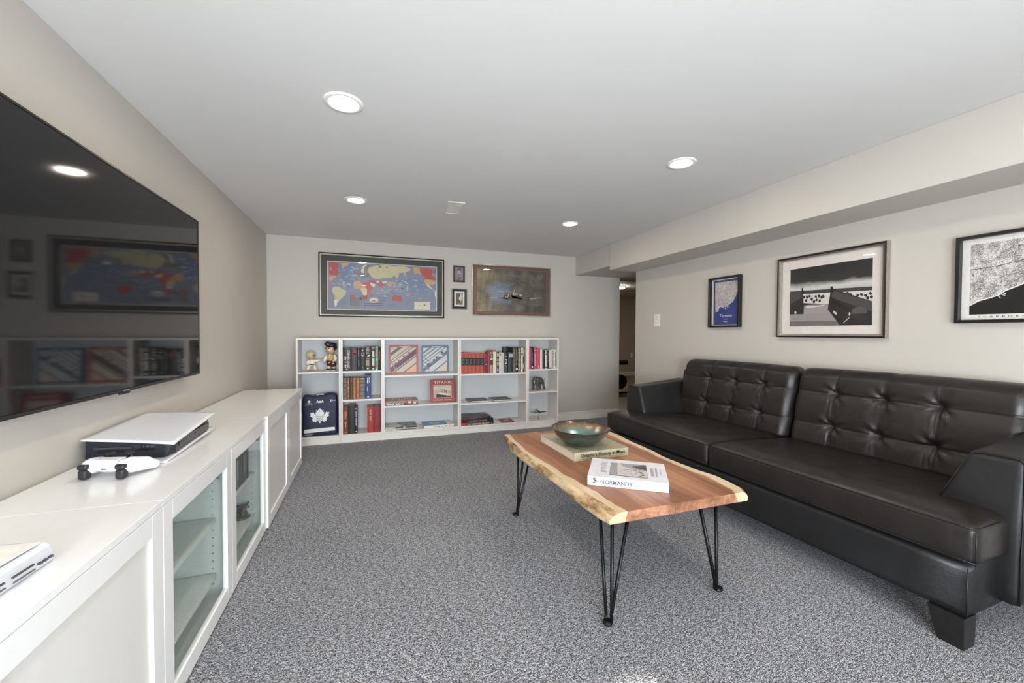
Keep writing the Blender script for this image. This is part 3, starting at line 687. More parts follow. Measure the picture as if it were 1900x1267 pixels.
book('narrow navy book with white marks between two cream ones', 1.369, 1.398, Z1, 0.897, 4.42, 0.15, (36, 34, 84), [(W_, [(0.25, 0.78, 0.78, 0.93), (0.3, 0.56, 0.75, 0.66), (0.3, 0.36, 0.78, 0.52), (0.28, 0.08, 0.72, 0.2)])], g)
book('cream paperback with a black square near its top', 1.399, 1.427, Z1, 0.891, 4.42, 0.15, (220, 214, 196), [((26, 26, 26), [(0.2, 0.84, 0.75, 0.93)]), ((150, 130, 90), bars(0.4, 0.6, 0.1, 0.7, 14, 22, 0.5))], g)
book('plain pale grey paperback, left of the black ones', 1.428, 1.459, Z1, 0.886, 4.42, 0.15, (192, 188, 180), [((168, 164, 156), bars(0.3, 0.6, 0.1, 0.8, 16, 23, 0.5))], g)
book('black book with a white label box', 1.460, 1.505, Z1, 0.889, 4.41, 0.15, (24, 24, 26), [((226, 216, 214), [(0.12, 0.44, 0.66, 0.66)]), ((30, 26, 28), [(0.22, 0.49, 0.54, 0.61)]), (GY, bars(0.35, 0.6, 0.08, 0.4, 8, 24)+[(0.2, 0.78, 0.6, 0.82)])], g)
book('slate black book with a silver label near its top', 1.506, 1.565, Z1, 0.890, 4.41, 0.13, (44, 46, 50), [((176, 178, 174), [(0.12, 0.76, 0.42, 0.93), (0.46, 0.76, 0.9, 0.93)]), (GY, [(0.15, 0.04, 0.85, 0.05)])], g)
book('tall black box file standing behind the slate book', 1.500, 1.566, Z1, 0.950, 4.56, 0.08, (34, 34, 36), (), g)
mottled = lambda a, b, s: [(a, bars(0.15, 0.55, 0.05, 0.95, 16, s, 0.35)), (b, bars(0.5, 0.9, 0.02, 0.97, 20, s+50, 0.5))]
book('dark mottled book right of the slate one', 1.5665, 1.596, Z1, 0.946, 4.42, 0.15, (48, 44, 40), mottled((120, 116, 100), (176, 160, 130), 25), g)
book('black book with a red and white title, under a white badge', 1.597, 1.630, Z1, 0.945, 4.42, 0.15, (24, 18, 20), [((206, 176, 160), bars(0.35, 0.68, 0.3, 0.92, 14, 26, 0.25)), ((150, 30, 36), bars(0.35, 0.6, 0.34, 0.8, 5, 27, 0.4)), (W_, [ell(0.5, 0.13, 0.36, 0.05)])], g)
book('grey speckled book right of the black and red one', 1.631, 1.668, Z1, 0.944, 4.42, 0.15, (92, 88, 80), mottled((206, 204, 190), (150, 146, 136), 28), g)
book('cream-white narrow book with a patterned top', 1.669, 1.688, Z1, 0.944, 4.42, 0.15, (224, 214, 196), [((120, 110, 86), [(0, 0.68, 1, 0.78), (0.2, 0.84, 0.8, 0.9)])], g)
book('maroon and cream narrow book', 1.689, 1.700, Z1, 0.938, 4.42, 0.15, (206, 190, 168), [((116, 36, 36), [(0, 0.0, 1, 0.14), (0, 0.34, 1, 0.66)])], g)
book('dark olive book at the right end of the row', 1.701, 1.713, Z1, 0.944, 4.42, 0.15, (74, 70, 58), mottled((176, 170, 150), (120, 116, 100), 30), g)
# fifth bookcase
Z1 = 0.690
g = 'books on the top shelf of the right-end bookcase'
book('pink-red book at the left of the end shelf', 1.7505, 1.790, Z1, 0.954, 4.42, 0.15, (196, 54, 84), [((230, 150, 160), bars(0.55, 0.8, 0.3, 0.9, 10, 31))], g)
book('dark green-black book between two pink ones', 1.791, 1.827, Z1, 0.932, 4.42, 0.15, (34, 38, 34), [((140, 156, 120), bars(0.35, 0.65, 0.25, 0.8, 8, 32)), (W_, [(0.3, 0.06, 0.7, 0.14)])], g)
book('mauve-pink book with pale lettering', 1.828, 1.866, Z1, 0.944, 4.42, 0.15, (172, 70, 106), [((230, 200, 206), bars(0.3, 0.75, 0.15, 0.9, 12, 33, 0.3))], g)
book('rose pink book with dotted spine', 1.867, 1.908, Z1, 0.932, 4.42, 0.15, (208, 76, 104), [((150, 36, 60), bars(0.45, 0.6, 0.3, 0.9, 14, 34, 0.5)), (W_, [(0.4, 0.08, 0.6, 0.13)])], g)
book('plain white book right of the rose pink one', 1.909, 1.936, Z1, 0.920, 4.42, 0.15, (224, 218, 206), (), g)
book('black book right of the plain white one', 1.937, 1.971, Z1, 0.910, 4.42, 0.15, (24, 28, 30), [((90, 110, 112), bars(0.4, 0.6, 0.3, 0.9, 10, 35))], g)
book('white book with black corner marks', 1.972, 1.995, Z1, 0.908, 4.42, 0.15, (220, 218, 212), [((28, 26, 26), [(0.3, 0.74, 0.8, 0.82), (0.0, 0.06, 1, 0.1), (0.5, 0.9, 0.9, 0.96)])], g)
book('black and plum book behind the little toy plane', 1.996, 2.025, Z1, 0.902, 4.42, 0.15, (38, 22, 28), [((200, 196, 200), bars(0.5, 0.7, 0.4, 0.9, 9, 36))], g)
book('off-white book right of the plum one', 2.026, 2.057, Z1, 0.913, 4.42, 0.15, (206, 202, 192), [(GY, bars(0.6, 0.8, 0.1, 0.9, 12, 37, 0.5))], g)
book('cream book with red-brown speckles', 2.058, 2.085, Z1, 0.918, 4.42, 0.15, (214, 202, 180), mottled((160, 70, 50), (110, 96, 80), 38), g)
book('white and green slim book at the right end', 2.086, 2.111, Z1, 0.912, 4.42, 0.15, (214, 222, 212), [((110, 150, 130), [(0.6, 0.1, 0.95, 0.9)]), (GY, bars(0.2, 0.5, 0.2, 0.9, 10, 39, 0.5))], g)

# ---- lying books: local x right, y back, z up
def flat_book(label, loc, rz, wx, wy, th, cover, page=(226, 218, 200), spine='front', marks=(), top=(), group=None, name='book', cat='book', texts=(), cv=0.0025, toptexts=()):
    t = thing(name, label, cat, loc, R(rz), group)
    mc = pm(cover, 0.4)
    boxes('cover_board', [(0, wx, 0, wy, 0, cv)], mc, t, bevel=0.0006); boxes('cover_board', [(0, wx, 0, wy, th-cv, th)], mc, t, bevel=0.0006)
    if spine == 'front': boxes('spine', [(0, wx, -0.0005, 0.0025, 0, th)], mc, t, bevel=0.0006); boxes('pages', [(0.004, wx-0.004, 0.003, wy-0.005, cv+0.0001, th-cv-0.0001)], pm(page, 0.8), t)
    elif spine == 'back': boxes('spine', [(0, wx, wy-0.0025, wy+0.0005, 0, th)], mc, t); boxes('pages', [(0.004, wx-0.004, 0.004, wy-0.003, cv+0.0001, th-cv-0.0001)], pm(page, 0.8), t)
    elif spine == 'left': boxes('spine', [(-0.0005, 0.0025, 0, wy, 0, th)], mc, t); boxes('pages', [(0.003, wx-0.004, 0.004, wy-0.004, cv+0.0001, th-cv-0.0001)], pm(page, 0.8), t)
    fs = Fr((0, -0.0006, 0), (wx, 0, 0), (0, 0, th), (0, -1, 0)); ft = Fr((0, 0, th), (wx, 0, 0), (0, wy, 0), (0, 0, 1))
    if marks: prints('spine_print', fs, marks, t)
    if top: prints('cover_print', ft, top, t)
    for (s_, u, v, sz, wdt, c) in texts:
        f2 = Fr((0, -0.0006, 0), (1, 0, 0), (0, 0, 1), (0, -1, 0)); text('lettering', s_, f2, u*wx, v*th, sz*th, c, t, width=wdt*wx, n=0.0022, bold=0.018)
    for (s_, u, v, sz, wdt, c, rr) in toptexts:
        f2 = Fr((0, 0, th), (1, 0, 0), (0, 1, 0), (0, 0, 1)); text('cover_lettering', s_, f2, u*wx, v*wy, sz, c, t, width=wdt, rot=R(rr), n=0.0022)
    return t
def m_photo(name, cols, scale, seed=0, stretch=(1, 1, 1), detail=4):
    s = NT(name); v = s.tex(stretch); mp = s.n('ShaderNodeMapping'); mp.inputs['Location'].default_value = (seed*3.7, seed*1.9, seed); s.l(v, mp.inputs[0])
    n = s.noise(mp.outputs[0], scale, detail, 0.6); k = len(cols)
    s.l(s.ramp(n, [(0.34+0.32*i/(k-1), srgb(c)) for i, c in enumerate(cols)]), s.b.inputs['Base Color']); s.b.inputs['Roughness'].default_value = 0.4
    return s.m
random.seed(12)
rc = lambda n, a, b, su, sv: [rect(u, v, u+su*random.uniform(.4, 1), v+sv*random.uniform(.4, 1)) for u, v in [(random.uniform(a[0], a[1]), random.uniform(b[0], b[1])) for _ in range(n)]]
flat_book('thick illustrated book with red and grey patterned cover lying on the middle shelf', (0.155, 4.402, 0.3495), 0.3, 0.335, 0.215, 0.046, (58, 54, 52), spine='front',
          marks=[((162, 138, 128), [rect(0.0, 0.48, 1.0, 1.0)]), ((224, 214, 204), [rect(0.04+k*0.09, 0.1, 0.10+k*0.09, 0.42) for k in range(6)]+[rect(0.70, 0.3, 0.78, 0.8), rect(0.86, 0.2, 0.94, 0.6)]), ((190, 50, 48), [rect(0.62, 0.15, 0.67, 0.85), rect(0.80, 0.2, 0.84, 0.9), rect(0.0, 0.1, 0.03, 0.9)])],
          top=[((150, 138, 128), [rect(0, 0, 1, 1)]), ((196, 104, 92), [rect(0.2+k*0.09, 0.1, 0.235+k*0.09, 0.9) for k in range(7)]), ((206, 200, 190), [rect(0.24+k*0.09, 0.2, 0.27+k*0.09, 0.8) for k in range(7)])], group='lying books')
flat_book('black-and-white picture magazine on top of the pair on the bottom shelf', (0.158, 4.392, 0.1058), 1, 0.325, 0.225, 0.016, (196, 192, 186), spine='front',
          marks=[((40, 40, 42), [rect(0.3, 0.1, 0.55, 0.9), rect(0.62, 0.2, 1.0, 0.9)])], cv=0.001,
          top=[((206, 202, 194), [rect(0, 0, 1, 1)]), (m_photo('bw_photo', [(70, 70, 72), (120, 120, 122), (176, 176, 176)], 20, 2), [[(0.45, 0.02), (1, 0.02), (1, 0.98), (0.42, 0.98), (0.38, 0.6), (0.52, 0.5)]]), ((230, 228, 224), rc(7, (0.62, 0.9), (0.12, 0.25), 0.05, 0.05)), ((120, 116, 110), [rect(0.06, 0.5, 0.10, 0.75), rect(0.06, 0.8, 0.2, 0.84)])], group='lying books')
flat_book('pale magazine beneath the black-and-white one on the bottom shelf', (0.152, 4.388, 0.0855), 0, 0.33, 0.23, 0.0195, (206, 204, 200), spine='front', cv=0.001, marks=[((30, 30, 32), [rect(0.33, 0.25, 0.97, 0.65)]), ((120, 118, 114), rc(12, (0.05, 0.28), (0.3, 0.6), 0.02, 0.2))], group='lying books')
flat_book('light blue book with a white oval on its cover, lying on the bottom shelf', (0.555, 4.396, 0.0855), 2, 0.32, 0.225, 0.026, (226, 222, 212), spine='front',
          marks=[((70, 50, 46), [rect(0.44, 0.3, 0.52, 0.55), rect(0.56, 0.28, 0.62, 0.5), rect(0.68, 0.3, 0.78, 0.55), rect(0.84, 0.3, 0.87, 0.6)]), ((170, 60, 50), [rect(0.30, 0.4, 0.42, 0.5)])],
          top=[((104, 154, 188), [rect(0, 0.06, 0.80, 1)]), ((214, 204, 188), [ell(0.40, 0.55, 0.19, 0.2)]), ((104, 154, 188), [ell(0.40, 0.55, 0.10, 0.1)]), ((214, 204, 188), [ell(0.40, 0.55, 0.06, 0.06)])], group='lying books')
for (x, lab, ang) in ((1.055, 'thin dark grey hardback lying flat, left of the two', 0.7), (1.335, 'thin dark grey hardback lying flat, right of the two', 1.2)):
    flat_book(lab, (x, 4.402, 0.3345), ang, 0.225, 0.215, 0.016, (66, 66, 68), page=(232, 228, 220), spine='back', top=[((86, 86, 88), [rect(0.02, 0.02, 0.98, 0.98)]), ((104, 104, 106), [ell(0.56, 0.42, 0.2, 0.16)])], group='two dark hardbacks on the middle shelf')
g = 'stack of war books on the bottom shelf'
flat_book('black book with white and red lettered spine at the bottom of the war book stack', (0.955, 4.388, 0.0855), 1, 0.372, 0.235, 0.030, (26, 24, 26), spine='front', marks=[((198, 44, 40), [rect(0, 0.05, 0.15, 0.95), rect(0.15, 0.75, 0.86, 0.95)]), ], texts=[('THE WAR OF THE NATIONS', 0.52, 0.42, 0.42, 0.70, W_), ('I', 0.93, 0.5, 0.4, 0.012, W_)], group=g)
flat_book('black book titled for the second world war in the middle of the stack', (0.958, 4.390, 0.1162), 0, 0.366, 0.235, 0.034, (24, 24, 26), spine='front', texts=[('WORLD WAR II', 0.50, 0.45, 0.45, 0.55, (150, 146, 140))], marks=[((90, 84, 80), [rect(0.04, 0.72, 0.6, 0.78)])], group=g)
flat_book('picture book with a murky war scene on its cover, topmost of the stack', (0.958, 4.396, 0.1508), 0.6, 0.335, 0.225, 0.022, (34, 32, 32), spine='front', marks=[((120, 84, 74), [rect(0, 0.5, 0.9, 0.8)]), ((140, 130, 118), [rect(0.05, 0.15, 0.5, 0.35)])],
          top=[(m_photo('war_scene', [(40, 42, 42), (84, 84, 80), (130, 104, 92)], 14, 5), [rect(0, 0, 1, 1)])], group=g)
flat_book('small brown booklet lying flat beside the war book stack', (1.435, 4.395, 0.0855), -2, 0.145, 0.175, 0.010, (122, 78, 66), spine='front', top=[((140, 92, 78), [rect(0.0, 0, 1, 1)]), ((196, 176, 150), [ell(0.5, 0.5, 0.22, 0.14), rect(0.08, 0.1, 0.3, 0.18)]), ((84, 52, 46), rc(10, (0.1, 0.8), (0.2, 0.8), 0.12, 0.08))], group='lying books')

# ---- upright covers facing the room
def sleeve(label, x0, z0, s, rgb, stripes, group):
    t = thing('record_sleeve', label, 'record sleeve', (x0, 4.560, z0+0.0008), 0, group)
    t.rotation_euler = (R(-5), 0, 0)
    boxes('card', [(0, s, 0, 0.005, 0, s)], pm(rgb, 0.4), t, bevel=0.0005)
    fr = Fr((0, -0.0002, 0), (s, 0, 0), (0, 0, s), (0, -1, 0))
    prints('cover_print', fr, stripes, t)
    return t
def clip_band(u0, w, slope, lo, hi):
    """diagonal stripe clipped to the square lo..hi, rising to the right"""
    pts = []
    def inside(u, v): return lo <= u <= hi and lo <= v <= hi
    P = [(lo, lo), (hi, lo), (hi, hi), (lo, hi)]
    def clip(P, f):
        out = []
        for i in range(len(P)):
            a, b = P[i], P[(i+1) % len(P)]; fa, fb = f(a), f(b)
            if fa >= 0: out.append(a)
            if fa*fb < 0: t_ = fa/(fa-fb); out.append((a[0]+(b[0]-a[0])*t_, a[1]+(b[1]-a[1])*t_))
        return out
    P = clip(P, lambda p: p[1]-slope*p[0]-u0)
    if P: P = clip(P, lambda p: u0+w-(p[1]-slope*p[0]))
    return P if len(P) > 2 else None
lo, hi = 0.05, 0.93
def bandset(lst, slope=0.75): return [p for p in (clip_band(a, w_, slope, lo, hi) for a, w_ in lst) if p]
sleeve('red-bordered record sleeve with grey and plum diagonal stripes, left of the pair', 0.204, 0.667, 0.306, (186, 80, 76),
       [((206, 192, 176), [rect(lo, lo, hi, hi)]), ((214, 178, 150), bandset([(-0.62, 0.26)])), ((118, 108, 106), bandset([(-0.36, 0.05), (-0.10, 0.05), (0.30, 0.03), (0.40, 0.03), (0.58, 0.12)])),
        ((106, 78, 92), bandset([(-0.02, 0.20)])), ((216, 206, 194), bandset([(0.25, 0.02), (0.36, 0.02), (0.49, 0.03)])), ((150, 108, 110), [ell(0.68, 0.72, 0.05, 0.04), ell(0.5, 0.6, 0.045, 0.035), ell(0.33, 0.46, 0.045, 0.03), ell(0.22, 0.36, 0.04, 0.03)]), ((150, 150, 146), [[(lo, 0.5), (lo, 0.42), (0.22, 0.08), (0.26, 0.10)]]), ((226, 190, 188), [rect(0.36, 0.955, 0.72, 0.975)])], 'pair of record sleeves')
sleeve('blue-bordered record sleeve with grey-blue chevron stripes, right of the pair', 0.551, 0.667, 0.300, (92, 116, 146),
       [((200, 202, 204), [rect(lo, lo, hi, hi)]), ((216, 196, 172), bandset([(-0.62, 0.28)])), ((112, 116, 124), bandset([(-0.30, 0.05), (-0.02, 0.14), (0.26, 0.03), (0.38, 0.04), (0.52, 0.04), (0.66, 0.06)])),
        ((120, 128, 144), [[(lo, 0.62-k*0.16), (lo, 0.57-k*0.16), (0.32-k*0.03, 0.36-k*0.13), (0.34-k*0.03, 0.40-k*0.13)] for k in range(3)]), ((224, 226, 230), bandset([(0.20, 0.02), (0.33, 0.02), (0.46, 0.02)])), ((92, 96, 112), [ell(0.74, 0.74, 0.06, 0.05), ell(0.55, 0.56, 0.05, 0.05), ell(0.44, 0.46, 0.05, 0.04), ell(0.26, 0.28, 0.09, 0.08)]), ((214, 206, 196), [ell(0.7, 0.62, 0.08, 0.03)]), ((206, 222, 236), [rect(0.36, 0.955, 0.72, 0.975)])], 'pair of record sleeves')
t = thing('book', 'red square hardback with a steamship picture, propped upright on the middle shelf', 'book', (0.632, 4.462, 0.3505), R(-6), 'books propped face out')
t.rotation_euler = (R(-12), 0, R(-3)); t.location.z += 0.0052
boxes('cover_board', [(0, 0.262, 0, 0.003, 0, 0.240)], pm((160, 34, 42), 0.4), t, bevel=0.0005)
boxes('cover_board', [(0, 0.262, 0.022, 0.025, 0, 0.240)], pm((160, 34, 42), 0.4), t)
boxes('pages', [(0.003, 0.258, 0.0035, 0.0215, 0.003, 0.237)], PAGE, t)
boxes('spine', [(-0.001, 0.0025, 0.0002, 0.0248, 0, 0.240)], pm((150, 30, 38), 0.4), t)
fr = Fr((0, -0.0002, 0), (0.262, 0, 0), (0, 0, 0.240), (0, -1, 0))
fun = [[(0.44+k*0.07, 0.42-k*0.02), (0.475+k*0.07, 0.41-k*0.02), (0.455+k*0.07, 0.56-k*0.03), (0.42+k*0.07, 0.565-k*0.03)] for k in range(4)]
prints('cover_print', fr, [((176, 162, 144), [rect(0.12, 0.16, 0.88, 0.76)]), ((196, 184, 166), [rect(0.12, 0.5, 0.88, 0.70)]), ((30, 22, 22), [[(0.24, 0.17), (0.24, 0.35), (0.85, 0.24), (0.82, 0.17)]]),
       ((206, 198, 184), [[(0.36, 0.33), (0.34, 0.42), (0.74, 0.36), (0.78, 0.27)]]), ((150, 70, 50), fun), ((30, 26, 26), [[(a[2][0], a[2][1]), (a[3][0], a[3][1]), (a[3][0]-0.003, a[3][1]+0.04), (a[2][0]-0.003, a[2][1]+0.04)] for a in fun]),
       ((210, 196, 170), [rect(0.12+k*0.045, 0.06, 0.12+k*0.045+0.028, 0.09) for k in range(17) if k not in (2, 9)]), ((196, 190, 180), [rect(0.26, 0.17, 0.8, 0.185)])], t)
f2 = Fr((0, -0.0002, 0), (1, 0, 0), (0, 0, 1), (0, -1, 0)); text('title', 'TITANIC', f2, 0.138, 0.209, 0.026, (236, 230, 222), t, width=0.20, n=0.0026, spacing=1.1)

# ---- navy jersey bag
t = thing('jersey_bag', 'navy blue sports bag with white maple leaf emblem in the left bookcase', 'bag', (-0.464, 4.475, 0.0855), 0)
def bagfn(p, s):
    k = s.z; p.x *= 1-0.05*max(0, k-0.75)*4; p.y *= 1-0.45*k*k
    p.z += (0.010*math.sin(s.x*9+1)*k - 0.012*(1-s.x)*0 + 0.016*s.x*k) if k > 0.5 else 0
    p.y -= 0.003*mnoise.noise(Vector((s.x*4, s.y*2, s.z*5)))
    return p
M_NAVY = pm((24, 30, 62), 0.55, bump=0.3, bscale=90)
soft_box('bag_body', 0, 0, 0.197, 0.322, 0.150, 0.392, 0.024, 20, 8, 24, M_NAVY, t, bagfn)
boxes('top_flap', [(-0.145, 0.125, -0.043, 0.03, 0.372, 0.394)], pm((18, 22, 44), 0.6), t, bevel=0.008)
bm = bmesh.new(); tube(bm, [(-0.03, -0.030, 0.392), (-0.02, -0.032, 0.404), (0.0, -0.032, 0.408), (0.03, -0.032, 0.404), (0.045, -0.030, 0.393)], 0.005, 8); obj('handle', bm, pm((196, 198, 204), 0.5), t)
# slanted front plane of the bag
bfr = lambda u, v, n=0: Vector((u-0.161, -(0.075*(1-0.45*(v/0.392)**2)+0.0035)-n, v))
half = [(0.0, 0.36), (-0.022, 0.335), (-0.034, 0.345), (-0.028, 0.318), (-0.040, 0.322), (-0.036, 0.292), (-0.052, 0.312), (-0.058, 0.325), (-0.070, 0.316), (-0.088, 0.318), (-0.080, 0.300), (-0.086, 0.284), (-0.066, 0.270), (-0.060, 0.258), (-0.072, 0.254), (-0.058, 0.240), (-0.066, 0.228), (-0.044, 0.232), (-0.040, 0.222), (-0.022, 0.236), (-0.006, 0.230), (-0.006, 0.214), (0.0, 0.212)]
leaf = [(0.163+x*1.0, y-0.085) for x, y in half] + [(0.163-x, y-0.085) for x, y in half[-2:0:-1]]
text_n = 0.0035
lg = [((238, 238, 240), [leaf]), ((150, 152, 160), [[(0.161, 0.262), (0.165, 0.262), (0.164, 0.222)], [(0.12, 0.217), (0.135, 0.204), (0.133, 0.202)], [(0.206, 0.217), (0.191, 0.204), (0.193, 0.202)]]),
      ((232, 232, 230), [[(0.022, 0.036), (0.302, 0.050), (0.298, 0.084), (0.024, 0.074)]]),
      ((236, 236, 240), [[(0.128, 0.318+0.09), (0.140, 0.352+0.09), (0.150, 0.335+0.09), (0.164, 0.342+0.09), (0.178, 0.335+0.09), (0.188, 0.352+0.09), (0.200, 0.318+0.09), (0.190, 0.330+0.09), (0.180, 0.322+0.09), (0.148, 0.322+0.09), (0.138, 0.330+0.09)]]),
      ((236, 236, 240), [ell(0.066, 0.342, 0.013, 0.012), ell(0.268, 0.345, 0.012, 0.010)]+[rect(0.045+k*0.009, 0.322, 0.051+k*0.009, 0.326) for k in range(5)]+[rect(0.286+k*0.005, 0.341, 0.289+k*0.005, 0.349) for k in range(4)]),
      ((24, 30, 62), [ell(0.268, 0.345, 0.006, 0.005)]), ((206, 206, 210), [rect(0.03+k*0.012, 0.018, 0.039+k*0.012, 0.023) for k in range(6)])]
lg[3] = ((236, 236, 240), [[(u, v-0.085) for u, v in lg[3][1][0]]])
prints('emblem', bfr, lg, t, n0=0.003)
text('lettering', 'TORONTO', bfr, 0.163, 0.194, 0.012, (30, 36, 70), t, width=0.088, n=0.0065)
text('lettering', 'MAPLE', bfr, 0.163, 0.178, 0.011, (30, 36, 70), t, width=0.060, n=0.0065)
text('lettering', 'LEAFS', bfr, 0.163, 0.162, 0.011, (30, 36, 70), t, width=0.056, n=0.0065)
text('lettering', 'CANADIAN', bfr, 0.066, 0.311, 0.009, (236, 236, 240), t, width=0.070, n=0.0045)

# ---- ceramic figurines
SKIN = pm((212, 168, 146), 0.2, coat=0.5); CREAM = pm((232, 224, 204), 0.25, coat=0.5)
t = thing('figurine', 'small cream ceramic karate child figurine with outstretched fist', 'figurine', (-0.545, 4.50, 0.7250), R(4), 'ceramic figurines')
blob('body', [('e', (0, 0, 0.082), (0.034, 0.028, 0.036)), ('c', [(-0.012, 0, 0.066), (-0.026, 0.0, 0.035), (-0.036, -0.004, 0.015)], [0.021, 0.017, 0.014]), ('c', [(0.014, 0, 0.066), (0.028, 0, 0.036), (0.036, -0.004, 0.015)], [0.021, 0.017, 0.014]),
              ('c', [(0.02, -0.006, 0.098), (0.045, -0.012, 0.100), (0.068, -0.014, 0.106)], [0.017, 0.014, 0.012]), ('c', [(-0.022, -0.006, 0.096), (-0.042, -0.012, 0.080), (-0.030, -0.026, 0.066)], [0.016, 0.014, 0.011])], 0.004, CREAM, t)
blob('head', [('e', (-0.004, 0, 0.148), (0.038, 0.036, 0.037)), ('e', (0.016, -0.030, 0.140), (0.010, 0.009, 0.008)), ('e', (-0.040, 0, 0.146), (0.006, 0.006, 0.009))], 0.004, SKIN, t)
blob('hair', [('e', (-0.010, 0.006, 0.162), (0.045, 0.039, 0.038)), ('e', (-0.026, 0.010, 0.145), (0.030, 0.030, 0.034))], 0.004, pm((196, 190, 156), 0.3, coat=0.4), t)
blob('fist', [('e', (0.078, -0.014, 0.110), (0.012, 0.011, 0.012))], 0.003, pm((206, 184, 140), 0.3), t)
blob('fist', [('e', (-0.026, -0.034, 0.062), (0.010, 0.010, 0.010))], 0.003, pm((206, 184, 140), 0.3), t)
for sx, w_ in ((-0.038, 0.020), (0.044, 0.026)): blob('foot', [('e', (sx, -0.014, 0.0085), (w_, 0.020, 0.0085))], 0.003, SKIN, t)
bm = bmesh.new(); tube(bm, [(0.034*math.cos(k*R(20)), 0.0285*math.sin(k*R(20)), 0.064) for k in range(19)], 0.0035, 6); tube(bm, [(0.012, -0.028, 0.064), (0.020, -0.031, 0.050), (0.016, -0.031, 0.042)], 0.003, 6); obj('belt', bm, pm((52, 60, 60), 0.3), t)
for sx in (0.006, 0.024):
    bm = bmesh.new(); bmesh.ops.create_uvsphere(bm, u_segments=10, v_segments=8, radius=0.005, matrix=Matrix.Translation((sx, -0.0335+abs(sx-0.01)*0.25, 0.153))); obj('eye', bm, pm((40, 34, 34), 0.15), t, smooth=True)
bm = bmesh.new(); tube(bm, [(0.004, -0.0345, 0.128), (0.012, -0.036, 0.125), (0.020, -0.0335, 0.128)], 0.0022, 6); obj('mouth', bm, pm((176, 84, 76), 0.3), t)

t = thing('figurine', 'taller ceramic boy figurine with dark cap, yellow vest and brown trousers', 'figurine', (-0.372, 4.50, 0.7225), R(-8), 'ceramic figurines')
blob('head', [('e', (0, 0, 0.215), (0.050, 0.042, 0.048)), ('e', (-0.014, -0.028, 0.200), (0.030, 0.016, 0.020)), ('e', (-0.016, -0.046, 0.208), (0.008, 0.007, 0.007)), ('e', (0.050, 0, 0.205), (0.009, 0.007, 0.012))], 0.004, SKIN, t)
blob('hair', [('e', (0.010, 0.012, 0.232), (0.052, 0.042, 0.042)), ('e', (0.040, -0.008, 0.220), (0.014, 0.022, 0.022))], 0.004, pm((40, 32, 34), 0.25, coat=0.4), t)
blob('cap', [('e', (0.008, 0.002, 0.258), (0.056, 0.046, 0.030)), ('e', (-0.022, -0.022, 0.270), (0.030, 0.026, 0.026))], 0.004, pm((34, 36, 58), 0.2, coat=0.5), t)
blob('shirt', [('e', (0.004, 0, 0.135), (0.038, 0.030, 0.040)), ('c', [(-0.032, 0, 0.150), (-0.048, -0.010, 0.122), (-0.050, -0.018, 0.100)], [0.015, 0.015, 0.012]), ('c', [(0.038, 0, 0.150), (0.054, -0.010, 0.124), (0.046, -0.024, 0.104)], [0.015, 0.015, 0.012])], 0.004, pm((240, 232, 226), 0.2, coat=0.5), t)
blob('vest', [('e', (-0.008, -0.008, 0.138), (0.026, 0.028, 0.034)), ('e', (0.018, -0.008, 0.138), (0.024, 0.028, 0.034)), ('e', (0.005, -0.014, 0.112), (0.020, 0.022, 0.018))], 0.004, pm((190, 170, 92), 0.25, coat=0.4), t)
bm = bmesh.new(); lathe(bm, [(0, 0.0), (0.012, 0.003), (0.0, 0.026)], 10); o = obj('collar', bm, pm((244, 238, 232), 0.25), t, smooth=True); o.location = (0.002, -0.034, 0.150)
blob('trousers', [('e', (-0.014, 0, 0.076), (0.026, 0.028, 0.036)), ('e', (0.026, -0.004, 0.072), (0.034, 0.032, 0.040)), ('e', (0.006, 0, 0.096), (0.036, 0.028, 0.020))], 0.004, pm((84, 40, 40), 0.2, coat=0.5), t)
blob('hand', [('e', (-0.050, -0.022, 0.086), (0.013, 0.012, 0.014))], 0.003, SKIN, t); blob('hand', [('e', (0.036, -0.032, 0.100), (0.013, 0.010, 0.010))], 0.003, SKIN, t)
for sx in (-0.016, 0.032):
    bm = bmesh.new(); tube(bm, [(sx, -0.004, 0.018), (sx, -0.004, 0.045)], 0.014, 12); obj('sock', bm, pm((232, 216, 206), 0.3), t)
    soft_box('shoe', sx, -0.012, 0.013, 0.036, 0.050, 0.018, 0.008, 6, 8, 4, pm((40, 42, 46), 0.25), t); boxes('sole', [(sx-0.021, sx+0.021, -0.040, 0.015, 0, 0.0055)], pm((232, 226, 214), 0.4), t, bevel=0.002)
for sx in (-0.032, -0.002):
    bm = bmesh.new(); bmesh.ops.create_uvsphere(bm, u_segments=10, v_segments=8, radius=0.006, matrix=Matrix.Translation((sx, -0.0385-(0.004 if sx > -0.01 else 0), 0.224))); obj('eye', bm, pm((34, 28, 28), 0.12), t, smooth=True)
    bm = bmesh.new(); tube(bm, [(sx-0.010, -0.040, 0.236), (sx, -0.043, 0.241), (sx+0.010, -0.040, 0.238)], 0.0028, 6); obj('eyebrow', bm, pm((36, 28, 28), 0.3), t)
bm = bmesh.new(); tube(bm, [(-0.030, -0.043, 0.196), (-0.018, -0.0455, 0.190), (-0.002, -0.043, 0.196)], 0.002, 6); obj('mouth', bm, pm((150, 70, 60), 0.3), t)

